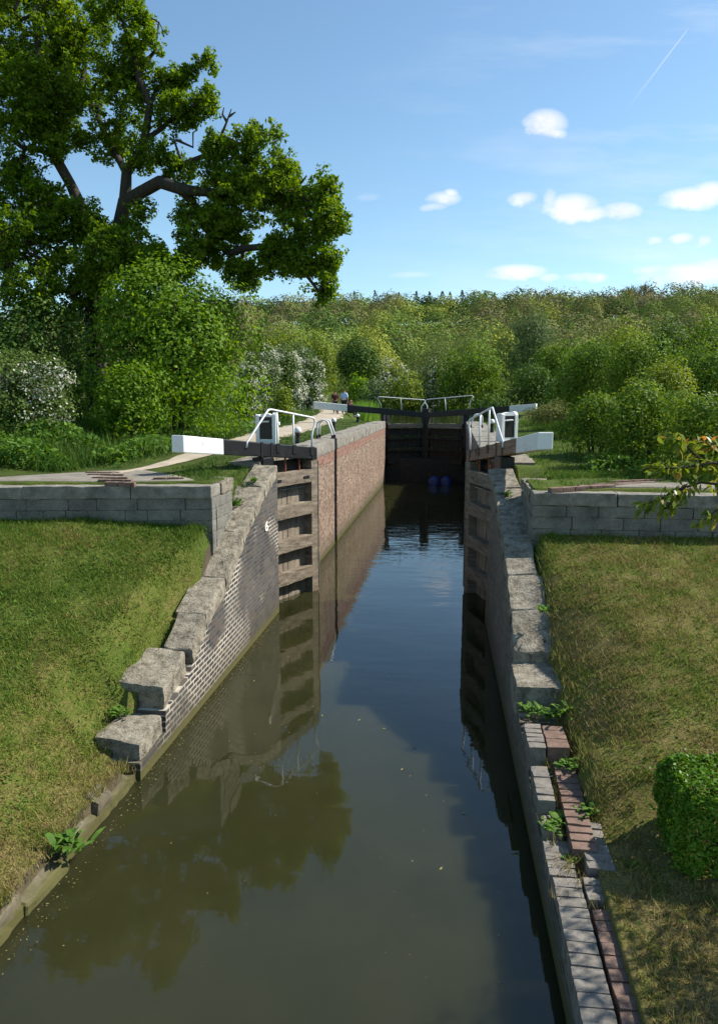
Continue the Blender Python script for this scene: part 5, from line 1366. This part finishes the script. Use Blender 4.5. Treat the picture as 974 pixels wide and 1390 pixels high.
# ================================================================== SKY AND SUN
AZ=math.atan2(.92,.39);EL=R(44)
w=bpy.data.worlds.new('World');sc.world=w;w.use_nodes=True
t=NT.__new__(NT);t.t=w.node_tree;t.t.nodes.clear();t.mat=None
out=t.n('ShaderNodeOutputWorld');bg=t.n('ShaderNodeBackground');bg.inputs['Strength'].default_value=.09
sky=t.n('ShaderNodeTexSky');sky.sky_type='NISHITA';sky.sun_disc=False;sky.sun_elevation=EL;sky.sun_rotation=AZ
sky.air_density=1.0;sky.dust_density=.35;sky.ozone_density=1.2;sky.altitude=60
tc=t.n('ShaderNodeTexCoord').outputs['Generated']
x,y,z=t.xyz(tc)
ys=t.math('MAXIMUM',y,.02)
u=t.math('DIVIDE',x,ys);v=t.math('DIVIDE',z,ys)
n1=t.noise(t.comb(u,t.math('MULTIPLY',v,1.5),0.),16,6,.62);n2=t.noise(t.comb(u,v,5.),48,4,.6)
nz=t.math('ADD',t.math('SUBTRACT',n1,.5),t.math('MULTIPLY',t.math('SUBTRACT',n2,.5),.5))
uu=t.math('ADD',u,t.math('MULTIPLY',nz,.016));vv=t.math('ADD',v,t.math('MULTIPLY',nz,.012))
def uv(px,py):
    d=ray(px,py);return d[0]/d[1],d[2]/d[1]
front=t.val(y,.02,.1)
mask=None
for px,py,rx,ry,amp in ((738,168,26,17,1.),(748,182,18,8,.9),(726,160,12,7,.7),(602,270,20,9,.75),(588,282,16,5,.6),(612,262,9,6,.7),(708,270,17,8,.75),(745,272,9,14,.55),(775,282,32,17,1.),(800,290,24,9,.9),(842,287,25,11,.95),(822,290,20,6,.6),
    (940,268,38,13,1.),(965,262,26,14,1.),(700,369,36,9,.9),(690,374,30,6,.7),(745,377,14,5,.5),(790,378,30,6,.75),(812,377,9,5,.8),(888,326,11,5,.55),(924,324,15,7,.85),(953,328,10,7,.75),(945,372,62,14,.9),(890,366,26,6,.5),(985,366,40,16,.9),(560,372,24,4,.25),(500,268,14,5,.15)):
    a,b=uv(px,py);ca,cb=uv(px+rx,py),uv(px,py-ry)
    ru=abs(ca[0]-a);rv=abs(cb[1]-b)
    e1=t.math('DIVIDE',t.math('SUBTRACT',uu,a),ru);e2=t.math('DIVIDE',t.math('SUBTRACT',vv,b),rv)
    s=t.math('ADD',t.math('MULTIPLY',e1,e1),t.math('MULTIPLY',e2,e2))
    m=t.math('MULTIPLY',t.val(t.math('ADD',s,t.math('MULTIPLY',nz,-2.2)),1.7,-.05),amp)
    mask=m if mask is None else t.math('MAXIMUM',mask,m)
# contrail: a thin straight line
a=uv(934,38);b=uv(858,138)
dx,dy=b[0]-a[0],b[1]-a[1];Ln=math.hypot(dx,dy);dx/=Ln;dy/=Ln
pu=t.math('SUBTRACT',u,a[0]);pv=t.math('SUBTRACT',v,a[1])
al=t.math('ADD',t.math('MULTIPLY',pu,dx),t.math('MULTIPLY',pv,dy))
ac=t.math('ABSOLUTE',t.math('SUBTRACT',t.math('MULTIPLY',pu,dy),t.math('MULTIPLY',pv,dx)))
wd=t.val(al,0,Ln,.0008,.0022)
tr=t.math('MULTIPLY',t.val(t.math('DIVIDE',ac,wd),1.,.2),t.math('MULTIPLY',t.val(al,0,.004),t.val(al,Ln*1.15,Ln*.3,0,.30)))
mask=t.math('MAXIMUM',mask,tr)
# thin high cirrus
ci=t.noise(t.comb(t.math('ADD',u,t.math('MULTIPLY',v,1.4)),t.math('MULTIPLY',v,5.),3.),3.2,5,.6)
ci=t.math('MULTIPLY',t.math('MULTIPLY',t.val(ci,.48,.78,0,.32),t.val(u,-.15,.2)),t.val(v,.02,.1))
mask=t.math('MULTIPLY',t.math('MAXIMUM',mask,ci),front)
shade=t.val(n1,.35,.65,5.6,6.8)
cl=t.comb(shade,shade,t.math('MULTIPLY',shade,1.03))
tint=t.n('ShaderNodeMix',data_type='RGBA',blend_type='MULTIPLY');tint.inputs[0].default_value=1.;t.l(sky.outputs[0],tint.inputs[6]);tint.inputs[7].default_value=(.86,1.,1.0,1)
col=t.mix(mask,tint.outputs[2],cl)
t.l(col,bg.inputs['Color']);t.l(bg.outputs[0],out.inputs[0])
sd=bpy.data.lights.new('sun','SUN');so=bpy.data.objects.new('sun',sd);COL.objects.link(so)
sd.energy=4.0;sd.angle=R(.53);sd.color=(1.,.955,.87)
sv=Vector((math.sin(AZ)*math.cos(EL),math.cos(AZ)*math.cos(EL),math.sin(EL)))
so.rotation_euler=sv.to_track_quat('Z','Y').to_euler();so.location=(30,30,40)
for o in bpy.data.objects:
    if 'loc' in o.keys():del o['loc']
sc.render.engine='CYCLES'
vs=sc.view_settings;vs.view_transform='Standard';vs.look='None';vs.exposure=1.0;vs.gamma=1;vs.use_curve_mapping=False
sc.cycles.max_bounces=6;sc.cycles.diffuse_bounces=3;sc.cycles.glossy_bounces=3;sc.cycles.transmission_bounces=3;sc.cycles.caustics_reflective=False;sc.cycles.caustics_refractive=False
